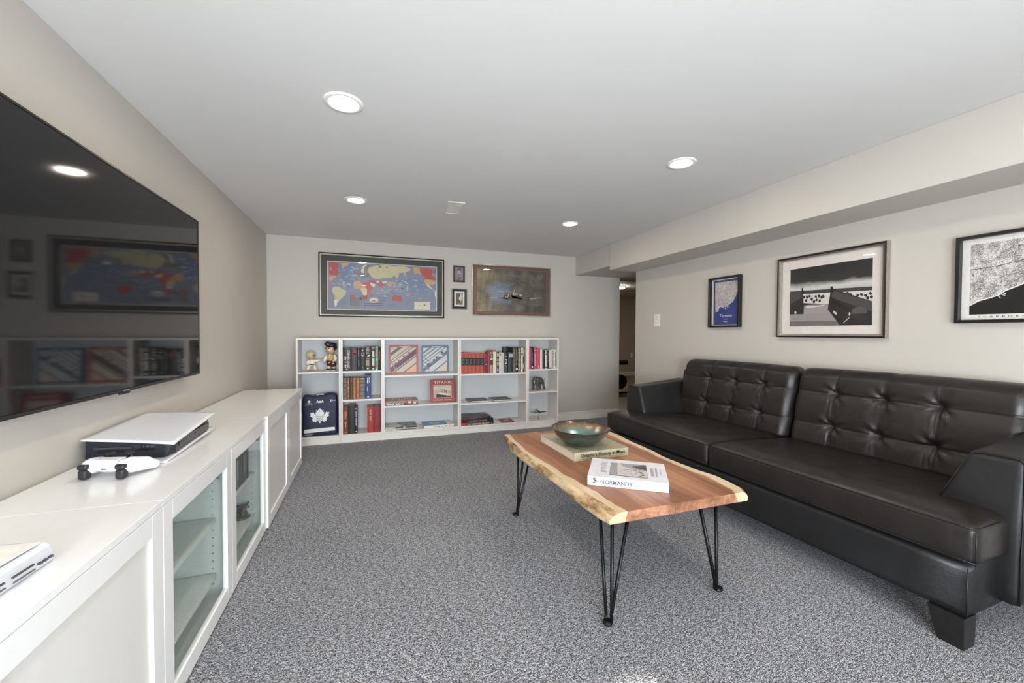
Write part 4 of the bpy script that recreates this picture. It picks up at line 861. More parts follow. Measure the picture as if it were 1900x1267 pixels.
# ---- elephant figure
t = thing('toy_elephant', 'dark grey elephant figure with white tusks in the right-end bookcase', 'toy elephant', (1.915, 4.475, 0.4285), R(18))
ME = pm((82, 78, 76), 0.6, bump=0.5, bscale=120)
blob('body', [('e', (0.010, 0, 0.116), (0.054, 0.038, 0.040)), ('e', (-0.018, 0, 0.128), (0.036, 0.036, 0.036)), ('e', (-0.062, 0, 0.132), (0.026, 0.024, 0.030)), ('e', (-0.066, 0, 0.152), (0.016, 0.016, 0.014)),
              ('c', [(-0.078, 0, 0.128), (-0.094, 0, 0.104), (-0.096, 0, 0.078), (-0.088, -0.002, 0.062)], [0.014, 0.011, 0.008, 0.006]),
              ('c', [(-0.034, -0.020, 0.110), (-0.038, -0.022, 0.050), (-0.036, -0.022, 0.0146)], [0.020, 0.014, 0.014]),
              ('c', [(-0.040, 0.020, 0.110), (-0.066, 0.020, 0.052), (-0.066, 0.018, 0.0146)], [0.019, 0.013, 0.013]),
              ('c', [(0.044, -0.018, 0.106), (0.058, -0.020, 0.056), (0.074, -0.020, 0.0146)], [0.022, 0.014, 0.013]),
              ('c', [(0.040, 0.020, 0.104), (0.034, 0.020, 0.052), (0.044, 0.020, 0.0146)], [0.021, 0.014, 0.013])], 0.0045, ME, t, 3)
for s_ in (-1, 1):
    bm = bmesh.new(); ring = [(-0.052, 0.024, 0.150), (-0.040, 0.034, 0.158), (-0.030, 0.040, 0.145), (-0.030, 0.040, 0.122), (-0.042, 0.034, 0.106), (-0.054, 0.024, 0.118)]
    a = [bm.verts.new((x, s_*yy, z)) for x, yy, z in ring]; b = [bm.verts.new((x+0.004, s_*(yy-0.004), z)) for x, yy, z in ring]
    bm.faces.new(a); bm.faces.new(b[::-1])
    for i in range(6): bm.faces.new((a[i], a[(i+1) % 6], b[(i+1) % 6], b[i]))
    bmesh.ops.recalc_face_normals(bm, faces=bm.faces); obj('ear', bm, ME, t, bevel=0.0015)
    bm = bmesh.new(); tube(bm, [(-0.074, s_*0.012, 0.118), (-0.084, s_*0.017, 0.098), (-0.090, s_*0.018, 0.082)], [0.0045, 0.0035, 0.0012], 8); obj('tusk', bm, pm((236, 230, 220), 0.3), t)
bm = bmesh.new(); tube(bm, [(0.062, 0, 0.124), (0.080, 0, 0.110), (0.094, 0, 0.126), (0.100, 0, 0.140)], [0.005, 0.003, 0.002, 0.004], 8); obj('tail', bm, ME, t)

# ---- model aeroplanes
def plane_model(name, label, loc, rz, sc, stand=True):
    t = thing(name, label, 'model plane', loc, R(rz)); mt = pm((62, 58, 56), 0.35, 0.3)
    S = lambda p: tuple(Vector(p)*sc)
    zz = 0.086 if stand else 0.022
    bm = bmesh.new(); tube(bm, [S((0, -0.055, zz)), S((0, -0.045, zz+0.001)), S((0, 0.0, zz+0.002)), S((0, 0.07, zz+0.004)), S((0, 0.085, zz+0.006))], [0.003*sc, 0.009*sc, 0.011*sc, 0.006*sc, 0.002*sc], 12); obj('fuselage', bm, mt, t)
    for s_ in (-1, 1):
        bm = bmesh.new(); pr = [(0.006, -0.028), (0.11, -0.010), (0.112, 0.0), (0.006, 0.008)]
        a = [bm.verts.new(S((s_*x, y_, zz+0.001+0.05*x))) for x, y_ in pr]; b = [bm.verts.new(S((s_*x, y_, zz-0.003+0.05*x))) for x, y_ in pr]
        bm.faces.new(a); bm.faces.new(b[::-1])
        for i in range(4): bm.faces.new((a[i], a[(i+1) % 4], b[(i+1) % 4], b[i]))
        bmesh.ops.recalc_face_normals(bm, faces=bm.faces); obj('wing', bm, mt, t)
        for q in (0.030, 0.056):
            bm = bmesh.new(); tube(bm, [S((s_*q, -0.036, zz+0.002)), S((s_*q, -0.030, zz+0.002)), S((s_*q, 0.004, zz+0.002))], [0.003*sc, 0.0062*sc, 0.003*sc], 10); e_ = obj('engine', bm, pm((30, 28, 28), 0.4), t)
            bm = bmesh.new(); box(bm, *[v*sc for v in (s_*q-0.012, s_*q+0.012, -0.0385, -0.0375, zz+0.001, zz+0.003)]); obj('propeller', bm, pm((26, 24, 24), 0.4), e_)
    bm = bmesh.new(); box(bm, *[v*sc for v in (-0.030, 0.030, 0.068, 0.082, zz+0.005, zz+0.007)]); box(bm, *[v*sc for v in (-0.001, 0.001, 0.066, 0.084, zz+0.007, zz+0.028)]); obj('tail', bm, mt, t)
    if stand:
        bm = bmesh.new(); tube(bm, [S((0, 0, zz-0.008)), S((0, 0.004, 0.05)), S((-0.008, 0.006, 0.035))], 0.0022*sc, 8); tube(bm, [S((-0.008, 0.006, 0.036)), S((-0.018, -0.010, 0.002))], 0.0018*sc, 6); tube(bm, [S((-0.008, 0.006, 0.036)), S((0.002, -0.010, 0.002))], 0.0018*sc, 6); tube(bm, [S((-0.008, 0.006, 0.036)), S((0.0, 0.022, 0.002))], 0.0018*sc, 6)
        obj('stand', bm, pm((120, 116, 110), 0.3, 0.7), t)
    else:
        bm = bmesh.new(); box(bm, *[v*sc for v in (-0.008, 0.008, -0.02, 0.01, 0.0, 0.013)]); obj('stand', bm, mt, t)
    return t
plane_model('model_plane', 'dark four-engined model bomber on a wire stand on the bottom shelf', (1.912, 4.455, 0.0855), -4, 1.0)
plane_model('toy_plane', 'tiny dark toy plane in front of the books on the right-end top shelf', (2.024, 4.400, 0.6905), 12, 0.38, False)

# ================================================================== SOFA
SO = thing('sofa', 'long black leather three-seat sofa with tufted back along the right wall', 'sofa', (1.965, 0.769, 0), 0.031)
LB = 2.203
soft_box('base', 0.41, LB/2, 0.205, 0.80, LB-0.05, 0.19, 0.012, 6, 12, 6, M_LEATHER_B, SO)
def wedge(b_out, b_in_lo, b_in_hi, a0, a1):
    bm = bmesh.new()
    lo = [(a0, b_out), (a1, b_out), (a1, b_in_lo), (a0, b_in_lo)]; hi = [(a0, b_out), (a1+0.01, b_out), (a1+0.01, b_in_hi), (a0, b_in_hi)]
    a = [bm.verts.new((x, y, 0)) for x, y in lo]; b = [bm.verts.new((x, y, 0.112)) for x, y in hi]
    for i in range(4): bm.faces.new((a[i], a[(i+1) % 4], b[(i+1) % 4], b[i]))
    bm.faces.new(a[::-1]); bm.faces.new(b); bmesh.ops.recalc_face_normals(bm, faces=bm.faces)
    obj('leg', bm, pm((24, 22, 22), 0.35, var=0.1), SO, bevel=0.002)
for a0, a1 in ((-0.003, 0.068), (0.74, 0.81)):
    wedge(0.026, 0.098, 0.128, a0, a1); wedge(LB-0.026, LB-0.098, LB-0.128, a0, a1)
def arm(side):
    """flared arm: wide at the seat, narrow at the top, inner side leaning outwards"""
    w = 0.235; y0 = -0.028 if side == 0 else LB+0.028
    def fn(p, s):
        t = s.y if side == 0 else 1-s.y; z = p.z+0.395; k = max(0, (z-0.42)/0.24)
        inner = w*(1-0.39*min(1, k)); yy = t*inner
        yy += 0.006*math.sin(math.pi*s.z)*(1 if t > 0.5 else -0.4)
        p.y = (yy if side == 0 else -yy)
        p.x += 0.020*k*(1-s.x)
        if s.z > 0.5: p.z += (s.z-0.5)*2*0.045*s.x**1.2
        return p
    o = soft_box('armrest', 0.22+0.30, y0, 0.395, 0.60, w, 0.535, 0.018, 18, 12, 18, M_LEATHER_B, SO, fn)
    # piping round the front face
    pts = []
    for t, z in ((1.0, 0.43), (0.995, 0.50), (0.985, 0.58), (0.965, 0.64), (0.90, 0.658), (0.5, 0.663), (0.10, 0.660), (0.015, 0.648), (0.0, 0.60), (0.0, 0.30), (0.0, 0.14)):
        k = max(0, min(1, (z-0.42)/0.24)); yy = t*w*(1-0.39*k)
        pts.append((0.2225+0.020*k, y0+(yy if side == 0 else -yy), z))
    bm = bmesh.new(); tube(bm, pts, 0.0024, 6); obj('piping', bm, M_LEATHER_B, o)
arm(0); arm(1)
def seat(b0, b1, seed):
    w = b1-b0
    def fn(p, s):
        top = s.z > 0.5
        ex = min(1, (s.x)/0.16); ey = min(1, s.y/0.07, (1-s.y)/0.07)
        crown = math.sin(math.pi/2*max(0, ex))*math.sin(math.pi/2*max(0, ey))
        if top:
            wr = mnoise.noise(Vector((s.x*5+seed, s.y*9, 0)))*0.004 + mnoise.noise(Vector((s.x*14, s.y*30+seed, 2)))*0.0016
            dip = 0.030*max(0, s.x-0.25)
            p.z += (s.z-0.5)*2*(0.020*crown + wr*crown - dip)
        if s.x < 0.08:
            fold = 0.0
            for c, cw in ((0.0, 0.05), (0.85, 0.11), (0.97, 0.04)):
                fold += math.exp(-((s.y-c)/cw)**2)
            p.x -= 0.008*math.sin(math.pi*s.z)*min(1, ey) - 0.0026*math.sin(s.y*w*230+seed+2*mnoise.noise(Vector((s.y*20, 0, seed))))*fold*s.z
        return p
    o = soft_box('seat_cushion', 0.325, (b0+b1)/2, (0.305+0.443)/2, 0.65, w-0.004, 0.138, 0.022, 30, 90, 12, M_LEATHER, SO, fn)
    for z in (0.438, 0.318):
        bm = bmesh.new(); n = 24
        pts = [(0.03, b0+0.004, z)]+[(-0.0005-(0.004 if 2 < i < n-2 else 0)*(1 if z > 0.4 else 0.4), b0+0.006+(w-0.012)*i/n, z) for i in range(n+1)]+[(0.03, b1-0.004, z)]
        if z > 0.4: pts = [(0.16, b0+0.0015, z+0.002)]+pts+[(0.16, b1-0.0015, z+0.002)]
        tube(bm, pts, 0.0026, 6); obj('piping', bm, M_LEATHER_B, o)
    return o
seat(0.0, 1.145, 1.0); s2 = seat(1.149, LB, 5.0)
bm = bmesh.new(); tube(bm, [(0.001, 0.0045, 0.312), (-0.003, 0.0035, 0.37), (0.001, 0.004, 0.438)], 0.0022, 6); obj('corner_seam', bm, M_LEATHER_B, SO)
bm = bmesh.new(); tube(bm, [(0.0075, 0.0255, 0.115), (0.007, 0.0255, 0.29)], 0.002, 6); obj('corner_seam', bm, M_LEATHER_B, SO)
def back(b0, b1, seams, seed):
    w = b1-b0; cy = (b0+b1)/2; H = 0.490; zc = 0.400+H/2; rows = (0.560, 0.752)
    def fn(p, s):
        y = cy+p.y; z = zc+p.z
        if s.x < 0.5:
            k = 1.0 if s.x < 0.12 else max(0, 1-(s.x-0.12)/0.38)
            e = min(1, s.y/0.06, (1-s.y)/0.06); ez = min(1, s.z/0.10, (1-s.z)/0.12)
            d = 0.030*math.sin(math.pi/2*max(0, e))*math.sin(math.pi/2*max(0, ez))
            g = 0
            for c in seams:
                u = (y-c); lean = 0.0
                g += 0.0045*math.exp(-(u/0.0065)**2) + 0.010*math.exp(-(u/0.045)**2)
            for r_ in rows:
                u = z-r_; g += 0.0040*math.exp(-(u/0.0045)**2) + 0.007*math.exp(-(u/0.035)**2)
            tf = 0; wr = 0
            for ci, c in enumerate(seams):
                for r_ in rows:
                    du, dv = y-c, z-r_; q = math.hypot(du, dv)
                    tf += 0.020*math.exp(-(q/0.024)**2)
                    a = math.atan2(dv, du)
                    wr += 0.0030*math.sin(a*7+ci*2+seed+r_*20)*math.exp(-((q-0.045)/0.035)**2)
                    # long pulls dropping from each tuft
                    wr += 0.0038*math.sin(du*330+seed+ci)*math.exp(-(du/0.035)**2)*math.exp(-((dv+0.06)/0.045)**2)
            wr += 0.003*mnoise.noise(Vector((y*7, z*4+seed, seed)))
            p.x -= (d - g - tf + wr*ez)*k
        if s.z > 0.9: p.z += 0.006*math.sin(math.pi*s.y) - 0.004*math.exp(-((s.y-0.5)/0.02)**2)
        p.x += 0.112*(s.z) - 0.02*s.z*(1-s.z) - 0.085*s.x*s.z
        return p
    o = soft_box('back_cushion', 0.640+0.095, cy, zc, 0.19, w-0.004, H, 0.055, 12, 150, 96, M_LEATHER, SO, fn)
    def on(y, z):
        p = Vector((-0.095, y-cy, z-zc)); return tuple(fn(p.copy(), Vector((0, p.y/(w-0.004)+0.5, p.z/H+0.5))) + Vector((0.735, cy, zc)))
    for c in seams:
        for dy in (-0.006, 0.006):
            bm = bmesh.new(); tube(bm, [on(c+dy, zc-H/2+0.055+(H-0.11)*i/40) for i in range(41)], 0.0012, 5, cap=False); obj('seam', bm, M_LEATHER_B, o)
    for r_ in rows:
        bm = bmesh.new(); tube(bm, [on(b0+0.057+(w-0.114)*i/90, r_) for i in range(91)], 0.0014, 5, cap=False); obj('seam', bm, M_LEATHER_B, o)
    return o
back(0.095, 1.105, (0.395, 0.625, 0.860), 0.7); back(1.108, 2.085, (1.325, 1.555, 1.790), 2.9)
def shellfn(p, s): p.x += 0.060*s.z; return p
soft_box('back_rest', 0.745, LB/2, 0.455, 0.07, LB-0.10, 0.69, 0.03, 4, 10, 10, M_LEATHER_B, SO, shellfn)

# ================================================================== COFFEE TABLE
CT = thing('coffee_table', 'live-edge wooden coffee table with black hairpin legs before the sofa', 'coffee table', (0, 0, 0))
ZB, ZTT = 0.400, 0.440
def interp(tab, y):
    tab = sorted(tab)
    if y <= tab[0][0]: return tab[0][1]
    for (a, va), (b, vb) in zip(tab, tab[1:]):
        if y <= b: t_ = (y-a)/(b-a); t_ = t_*t_*(3-2*t_); return va+(vb-va)*t_
    return tab[-1][1]
LTOP = [(2.542, .840), (2.32, .829), (2.062, .818), (1.815, .830), (1.614, .841), (1.443, .861), (1.352, .870), (1.284, .880)]
LBOT = [(2.517, .836), (2.226, .800), (2.072, .800), (1.89, .813), (1.71, .824), (1.542, .819), (1.424, .821), (1.35, .826), (1.282, .840)]
RTOP = [(1.285, 1.500), (1.33, 1.530), (1.40, 1.540), (1.47, 1.546), (1.58, 1.527), (1.696, 1.520), (1.809, 1.516), (1.925, 1.536), (2.083, 1.538), (2.302, 1.556), (2.53, 1.545)]
Y0_, Y1_, NS = 1.284, 2.530, 60
def jag(y, k, a=0.004): return a*mnoise.noise(Vector((y*9, k, 0))) + a*0.5*mnoise.noise(Vector((y*30, k, 5)))
def board(cols_fn, mats_side, mats_top, y0=Y0_, y1=Y1_):
    """cols_fn(y) -> list of (x, z) round the section; material per section edge"""
    bm = bmesh.new(); rings = []
    for i in range(NS+1):
        y = y0+(y1-y0)*i/NS; rings.append([bm.verts.new((x, y, z)) for x, z in cols_fn(y)])
    n = len(rings[0])
    for a, b in zip(rings, rings[1:]):
        for k in range(n):
            f = bm.faces.new((a[k], a[(k+1) % n], b[(k+1) % n], b[k])); f.material_index = mats_side[k]; f.smooth = mats_side[k] == 2
    for r_ in (rings[0], rings[-1]):
        for q, mi_ in zip(mats_top, (1, 3)): bm.faces.new([r_[k] for k in q]).material_index = mi_
    bmesh.ops.recalc_face_normals(bm, faces=bm.faces)
    return obj('board', bm, [M_HEART, M_SAP, M_BARK, M_ENDG], CT, bevel=0.0015)
SX = 1.137
def left_cols(y):
    t = interp(LTOP, y)+jag(y, 1); b = interp(LBOT, y)+jag(y, 2); m = min(t, b)-0.004+jag(y, 3, 0.006); sp = t+0.034+jag(y, 7, 0.010)+0.010*math.sin(y*5)
    return [(b, ZB), (m, ZB+0.012), ((m+t)/2-0.003+jag(y, 5, 0.005), ZB+0.028), (t, ZTT), (sp, ZTT), (SX-0.0008, ZTT), (SX-0.0008, ZB), (sp-0.012, ZB)]
board(left_cols, [2, 2, 2, 1, 0, 0, 0, 1], ([0, 1, 2, 3, 4, 7], [4, 5, 6, 7]))
def right_cols(y):
    t = interp(RTOP, y)+jag(y, 11); b = t+0.016+jag(y, 12); sp = t-0.048+jag(y, 17, 0.012)-0.010*math.sin(y*6)
    return [(SX+0.0008, ZB), (SX+0.0008, ZTT), (sp, ZTT), (t-0.006, ZTT), (t+0.010, ZTT-0.010), (t+0.019, ZB+0.014), (b, ZB), (sp+0.02, ZB)]
board(right_cols, [0, 0, 1, 2, 2, 2, 1, 0], ([2, 3, 4, 5, 6, 7], [0, 1, 2, 7]))
def hairpin(foot, tops):
    fx, fy = foot; bm = bmesh.new(); r_ = 0.0066
    q = Vector((fx, fy, r_))
    T_ = [Vector((x, y, ZB-0.004)) for x, y in tops]
    for k, tp in enumerate(T_):
        d = (tp-q); off = Vector((tp.x-fx, tp.y-fy, 0)).normalized()*0.015
        tube(bm, [tp, q+off+Vector((0, 0, 0.030)), q+off+Vector((0, 0, 0.008)), q], r_, 10)
    bmesh.ops.create_uvsphere(bm, u_segments=14, v_segments=8, radius=0.0115, matrix=Matrix.Translation((fx, fy, 0.0116)) @ Matrix.Diagonal((1.75, 1.75, 1, 1)))
    cx = sum(a[0] for a in tops)/3; cy = sum(a[1] for a in tops)/3
    box(bm, min(a[0] for a in tops)-0.012, max(a[0] for a in tops)+0.012, min(a[1] for a in tops)-0.012, max(a[1] for a in tops)+0.012, ZB-0.0045, ZB-0.0004)
    obj('leg', bm, M_METAL_BLK, CT)
hairpin((0.853, 1.316), [(0.862, 1.390), (0.862, 1.305), (0.930, 1.305)])
hairpin((1.418, 1.338), [(1.385, 1.430), (1.385, 1.325), (1.300, 1.325)])
hairpin((0.837, 2.298), [(0.850, 2.205), (0.850, 2.300), (0.940, 2.300)])
hairpin((1.418, 2.298), [(1.400, 2.205), (1.400, 2.300), (1.310, 2.300)])

# ---- books and bowl on the table
TAN = (176, 168, 142)
t = flat_book('large tan history atlas lying on the coffee table beneath the glass bowl', (1.004, 1.874, ZTT+0.0006), 1.2, 0.337, 0.425, 0.045, TAN, page=(222, 208, 190), spine='front', cv=0.003, group='books on the coffee table',
          texts=[("Ontario's History in Maps", 0.52, 0.60, 0.40, 0.82, (34, 32, 30))],
          marks=[((120, 112, 92), [rect(0.10+k*0.028, 0.13, 0.10+k*0.028+0.018, 0.22) for k in range(13)]), ((120, 112, 92), [rect(0.66+k*0.022, 0.13, 0.66+k*0.022+0.013, 0.20) for k in range(10)])],
          toptexts=[('ONTARIO', 0.13, 0.22, 0.020, 0.15, (84, 88, 84), -62)])
ft = Fr((0, 0, 0.045), (0.337, 0, 0), (0, 0.425, 0), (0, 0, 1))
random.seed(21); LN = []
def line(p, q, w_): d = math.hypot(q[0]-p[0], q[1]-p[1]) or 1; n = (-(q[1]-p[1])/d*w_, (q[0]-p[0])/d*w_); return [(p[0]-n[0], p[1]-n[1]), (q[0]-n[0], q[1]-n[1]), (q[0]+n[0], q[1]+n[1]), (p[0]+n[0], p[1]+n[1])]
for k in range(46):
    a = random.uniform(0, 6.28); c = (random.uniform(0.35, 0.80), random.uniform(0.10, 0.40)); r_ = random.uniform(0.03, 0.10)
    LN.append(line(c, (c[0]+r_*math.cos(a), c[1]+r_*0.6*math.sin(a)), 0.0016))
prints('cover_drawing', ft, [((96, 104, 98), LN), ((120, 122, 108), [rect(0.10+k*0.03, 0.60+k*0.01, 0.115+k*0.03, 0.66) for k in range(4)])], t, n0=0.0008)
WC = (226, 226, 231)
t = flat_book('white hardback with a war photograph on its cover, lying angled on the coffee table', (0.909, 1.572, ZTT+0.0006), -35.3, 0.339, 0.270, 0.040, WC, page=(236, 232, 226), spine='front', cv=0.003, group='books on the coffee table',
          texts=[('NORMANDY', 0.37, 0.50, 0.46, 0.40, (92, 90, 100))], marks=[((60, 64, 76), rc(16, (0.065, 0.11), (0.2, 0.75), 0.018, 0.16)), ((226, 222, 232), [rect(0.62, 0.4, 0.88, 0.46)])])
ft = Fr((0, 0, 0.040), (0.339, 0, 0), (0, 0.270, 0), (0, 0, 1))
random.seed(33)
crowd = []
for k in range(120):
    u = random.uniform(0.40, 0.735); v = random.uniform(0.17, 0.66); r_ = random.uniform(0.006, 0.017)*(0.6+(u-0.4)*2.2)
    if v > 0.40+(u-0.36)*0.85: continue
    crowd.append([(u+r_*math.cos(a+0.4), v+r_*0.8*math.sin(a)*random.uniform(.6, 1.2)) for a in (0, 1.1, 2.2, 3.4, 4.6, 5.5)])
prints('cover_photo', ft, [((66, 64, 66), [rect(0.273, 0.132, 0.752, 0.802)]), ((160, 158, 158), [rect(0.276, 0.14, 0.748, 0.796)]), ((206, 202, 200), [[(0.38, 0.14), (0.748, 0.14), (0.748, 0.45), (0.44, 0.62), (0.40, 0.796), (0.36, 0.796)]]),
     ((84, 84, 86), [[(0.56, 0.64), (0.748, 0.50), (0.748, 0.796), (0.70, 0.796)]]), ((34, 33, 35), crowd[::2]), ((62, 60, 62), crowd[1::3]), ((214, 210, 208), [ell(u[0][0]-0.01, u[0][1]+0.012, 0.008, 0.008, 6) for u in crowd[::5]])], t, n0=0.0008, rough=0.35)
prints('cover_text', ft, [((110, 106, 114), [rect(0.14+random.uniform(0, 0.02), 0.24+k*0.075, 0.235-random.uniform(0, 0.02), 0.24+k*0.075+0.014) for k in range(8)]), ((190, 120, 130), [rect(0.14, 0.765, 0.235, 0.779)]),
     ((176, 172, 178), [rect(0.80, 0.25, 0.835, 0.66), rect(0.86, 0.23, 0.885, 0.68), rect(0.92, 0.36, 0.932, 0.62)])], t, n0=0.0008)
# bowl
def m_bowl(inner):
    s = NT('bowl_glass_inside' if inner else 'bowl_glass_outside'); tc = s.n('ShaderNodeTexCoord'); sep = s.n('ShaderNodeSeparateXYZ'); s.l(tc.outputs['Object'], sep.inputs[0])
    v = s.tex((1, 1, 0.5)); n = s.noise(v, 60, 4, 0.6)
    ad = s.n('ShaderNodeMath', operation='MULTIPLY_ADD', i_1=0.03, i_2=-0.015); s.l(n, ad.inputs[0])
    sm = s.n('ShaderNodeMath', operation='ADD'); s.l(sep.outputs[2], sm.inputs[0]); s.l(ad.outputs[0], sm.inputs[1])
    dv = s.n('ShaderNodeMath', operation='DIVIDE', i_1=0.095); s.l(sm.outputs[0], dv.inputs[0])
    if inner: st = [(0.0, srgb((84, 136, 128))), (0.40, srgb((130, 168, 158))), (0.60, srgb((134, 140, 126))), (0.76, srgb((150, 116, 84))), (0.9, srgb((112, 86, 70))), (1.0, srgb((48, 40, 36)))]
    else: st = [(0.0, srgb((34, 34, 30))), (0.3, srgb((46, 56, 50))), (0.6, srgb((58, 72, 65))), (0.85, srgb((52, 54, 50))), (1.0, srgb((36, 33, 32)))]
    s.l(s.ramp(dv.outputs[0], st), s.b.inputs['Base Color'])
    s.b.inputs['Roughness'].default_value = 0.22; s.b.inputs['Metallic'].default_value = 0.55 if inner else 0.15; s.b.inputs['Coat Weight'].default_value = 0.8; s.b.inputs['Coat Roughness'].default_value = 0.05
    s.bump(s.noise(v, 90, 3), 0.35 if inner else 0.1, 0.004); return s.m
t = thing('glass_bowl', 'round teal and copper glass bowl standing on the tan atlas', 'bowl', (1.122, 2.022, ZTT+0.0006+0.045+0.0022))
wob = lambda j, k, n: 0
bm = bmesh.new(); lathe(bm, [(0.0, 0.0), (0.060, 0.0), (0.078, 0.003), (0.105, 0.018), (0.130, 0.042), (0.150, 0.066), (0.163, 0.090), (0.165, 0.0925), (0.163, 0.0935)], 64); obj('outer_wall', bm, m_bowl(False), t)
bm = bmesh.new(); lathe(bm, [(0.163, 0.0935), (0.160, 0.092), (0.146, 0.066), (0.126, 0.043), (0.101, 0.021), (0.074, 0.008), (0.0, 0.006)], 64); obj('inner_wall', bm, m_bowl(True), t)

# ================================================================== PICTURES
def moulding(name, w, h, prof, mats, parent, fr, mi=None):
    """mitred frame; prof = [(inset, height), ...]"""
    bm = bmesh.new(); loops = []
    for d, n in prof:
        loops.append([bm.verts.new(fr(u, v, n)) for u, v in ((d, d), (w-d, d), (w-d, h-d), (d, h-d))])
    for j, (a, b) in enumerate(zip(loops, loops[1:])):
        for i in range(4):
            f = bm.faces.new((a[i], a[(i+1) % 4], b[(i+1) % 4], b[i])); f.material_index = mi[j] if mi else 0
    bmesh.ops.recalc_face_normals(bm, faces=bm.faces)
    return obj(name, bm, mats, parent)
def beads(name, w, h, d, n, step, size, mat, parent, fr):
    """raised rope of small beads round a frame: one joined part, too small to pick apart"""
    bm = bmesh.new()
    def bead(u, v):
        c = fr(u, v, n); a = size*0.42
        q = [fr(u-a, v-a, n), fr(u+a, v-a, n), fr(u+a, v+a, n), fr(u-a, v+a, n)]; top = bm.verts.new(fr(u, v, n+size*0.45))
        vs = [bm.verts.new(x) for x in q]
        for i in range(4): bm.faces.new((vs[i], vs[(i+1) % 4], top))
    k = int((w-2*d)/step)
    for i in range(k+1):
        u = d+(w-2*d)*i/k; bead(u, d); bead(u, h-d)
    k = int((h-2*d)/step)
    for i in range(1, k):
        v = d+(h-2*d)*i/k; bead(d, v); bead(w-d, v)
    o = obj(name, bm, mat, parent); o['kind'] = 'stuff'; return o
def picture(label, loc, U, w, h, prof, mats, mi=None, pn=0.010, glass=0.016, inset=0.02, cat='picture', group=None, tilt=0, name='framed_picture', gmat=None):
    t = thing(name, label, cat, loc, 0, group)
    U = Vector(U); V = Vector((0, 0, 1)); N = U.cross(V)
    if tilt: V = (V + N*tilt).normalized(); N = U.cross(V)
    fr = Fr((0, 0, 0), U, V, N)
    moulding('frame', w, h, prof, mats, t, fr, mi)
    if glass: 
        bm = bmesh.new(); a = [bm.verts.new(fr(u, v, glass)) for u, v in rect(inset, inset, w-inset, h-inset)]; b = [bm.verts.new(fr(u, v, glass-0.002)) for u, v in rect(inset, inset, w-inset, h-inset)]
        bm.faces.new(a); bm.faces.new(b[::-1])
        for i in range(4): bm.faces.new((a[i], b[i], b[(i+1) % 4], a[(i+1) % 4]))
        obj('glass_pane', bm, gmat or M_GLASS, t)
    bm = bmesh.new(); poly(bm, [fr(u, v, 0.001) for u, v in rect(0.002, 0.002, w-0.002, h-0.002)]); obj('backing_board', bm, pm((120, 104, 84), 0.8), t)
    return t, fr
WY = YB-0.0008; WX = XR-0.0008
# ---- world map
mw, mh = 1.306, 0.666
t, fr = picture('large framed world map with a dark green mat on the back wall', (-0.494, WY, 1.278), (1, 0, 0), mw, mh, [(0, 0), (0, 0.020), (0.007, 0.022), (0.012, 0.017), (0.020, 0.017), (0.026, 0.011), (0.026, 0.004)],
                [pm((22, 22, 20), 0.35), pm((178, 172, 158), 0.35, 0.3)], [0, 0, 0, 1, 1, 0], glass=0.0125, inset=0.024, name='framed_map')
IX0, IY0, IW, IH = 0.084, 0.079, 1.137, 0.500
prints('mat_board', fr, [((42, 44, 38), [[(0.02, 0.02), (mw-0.02, 0.02), (mw-0.02, mh-0.02), (0.02, mh-0.02)]]), ((200, 196, 184), [rect(IX0-0.005, IY0-0.005, IX0+IW+0.005, IY0+IH+0.005)])], t, n0=0.003)
def mp(pts):   # sheet coordinates measured over the map: skewed rectangle to unit sheet
    out = []
    for x, y in pts:
        ty = 210+0.0583*(x-210); by = 895+0.0259*(x-205); out.append((IX0+IW*(x-207)/1547, IY0+IH*(1-(y-ty)/(by-ty))))
    return out
RDm, TNm, YLm, CRm, GRm = (176, 66, 56), (190, 150, 108), (190, 182, 140), (210, 200, 180), (118, 114, 108)
def coast(pts, a=5.0):
    out = []
    for i in range(len(pts)):
        p, q = pts[i], pts[(i+1) % len(pts)]; k = max(1, int(math.hypot(q[0]-p[0], q[1]-p[1])/14))
        for j in range(k):
            f = j/k; x, y = p[0]+(q[0]-p[0])*f, p[1]+(q[1]-p[1])*f
            d = a if j else a*0.3
            out.append((x+d*mnoise.noise(Vector((x*0.09, y*0.09, 1))), y+d*1.3*mnoise.noise(Vector((x*0.09, y*0.09, 7)))))
    return out
random.seed(9)
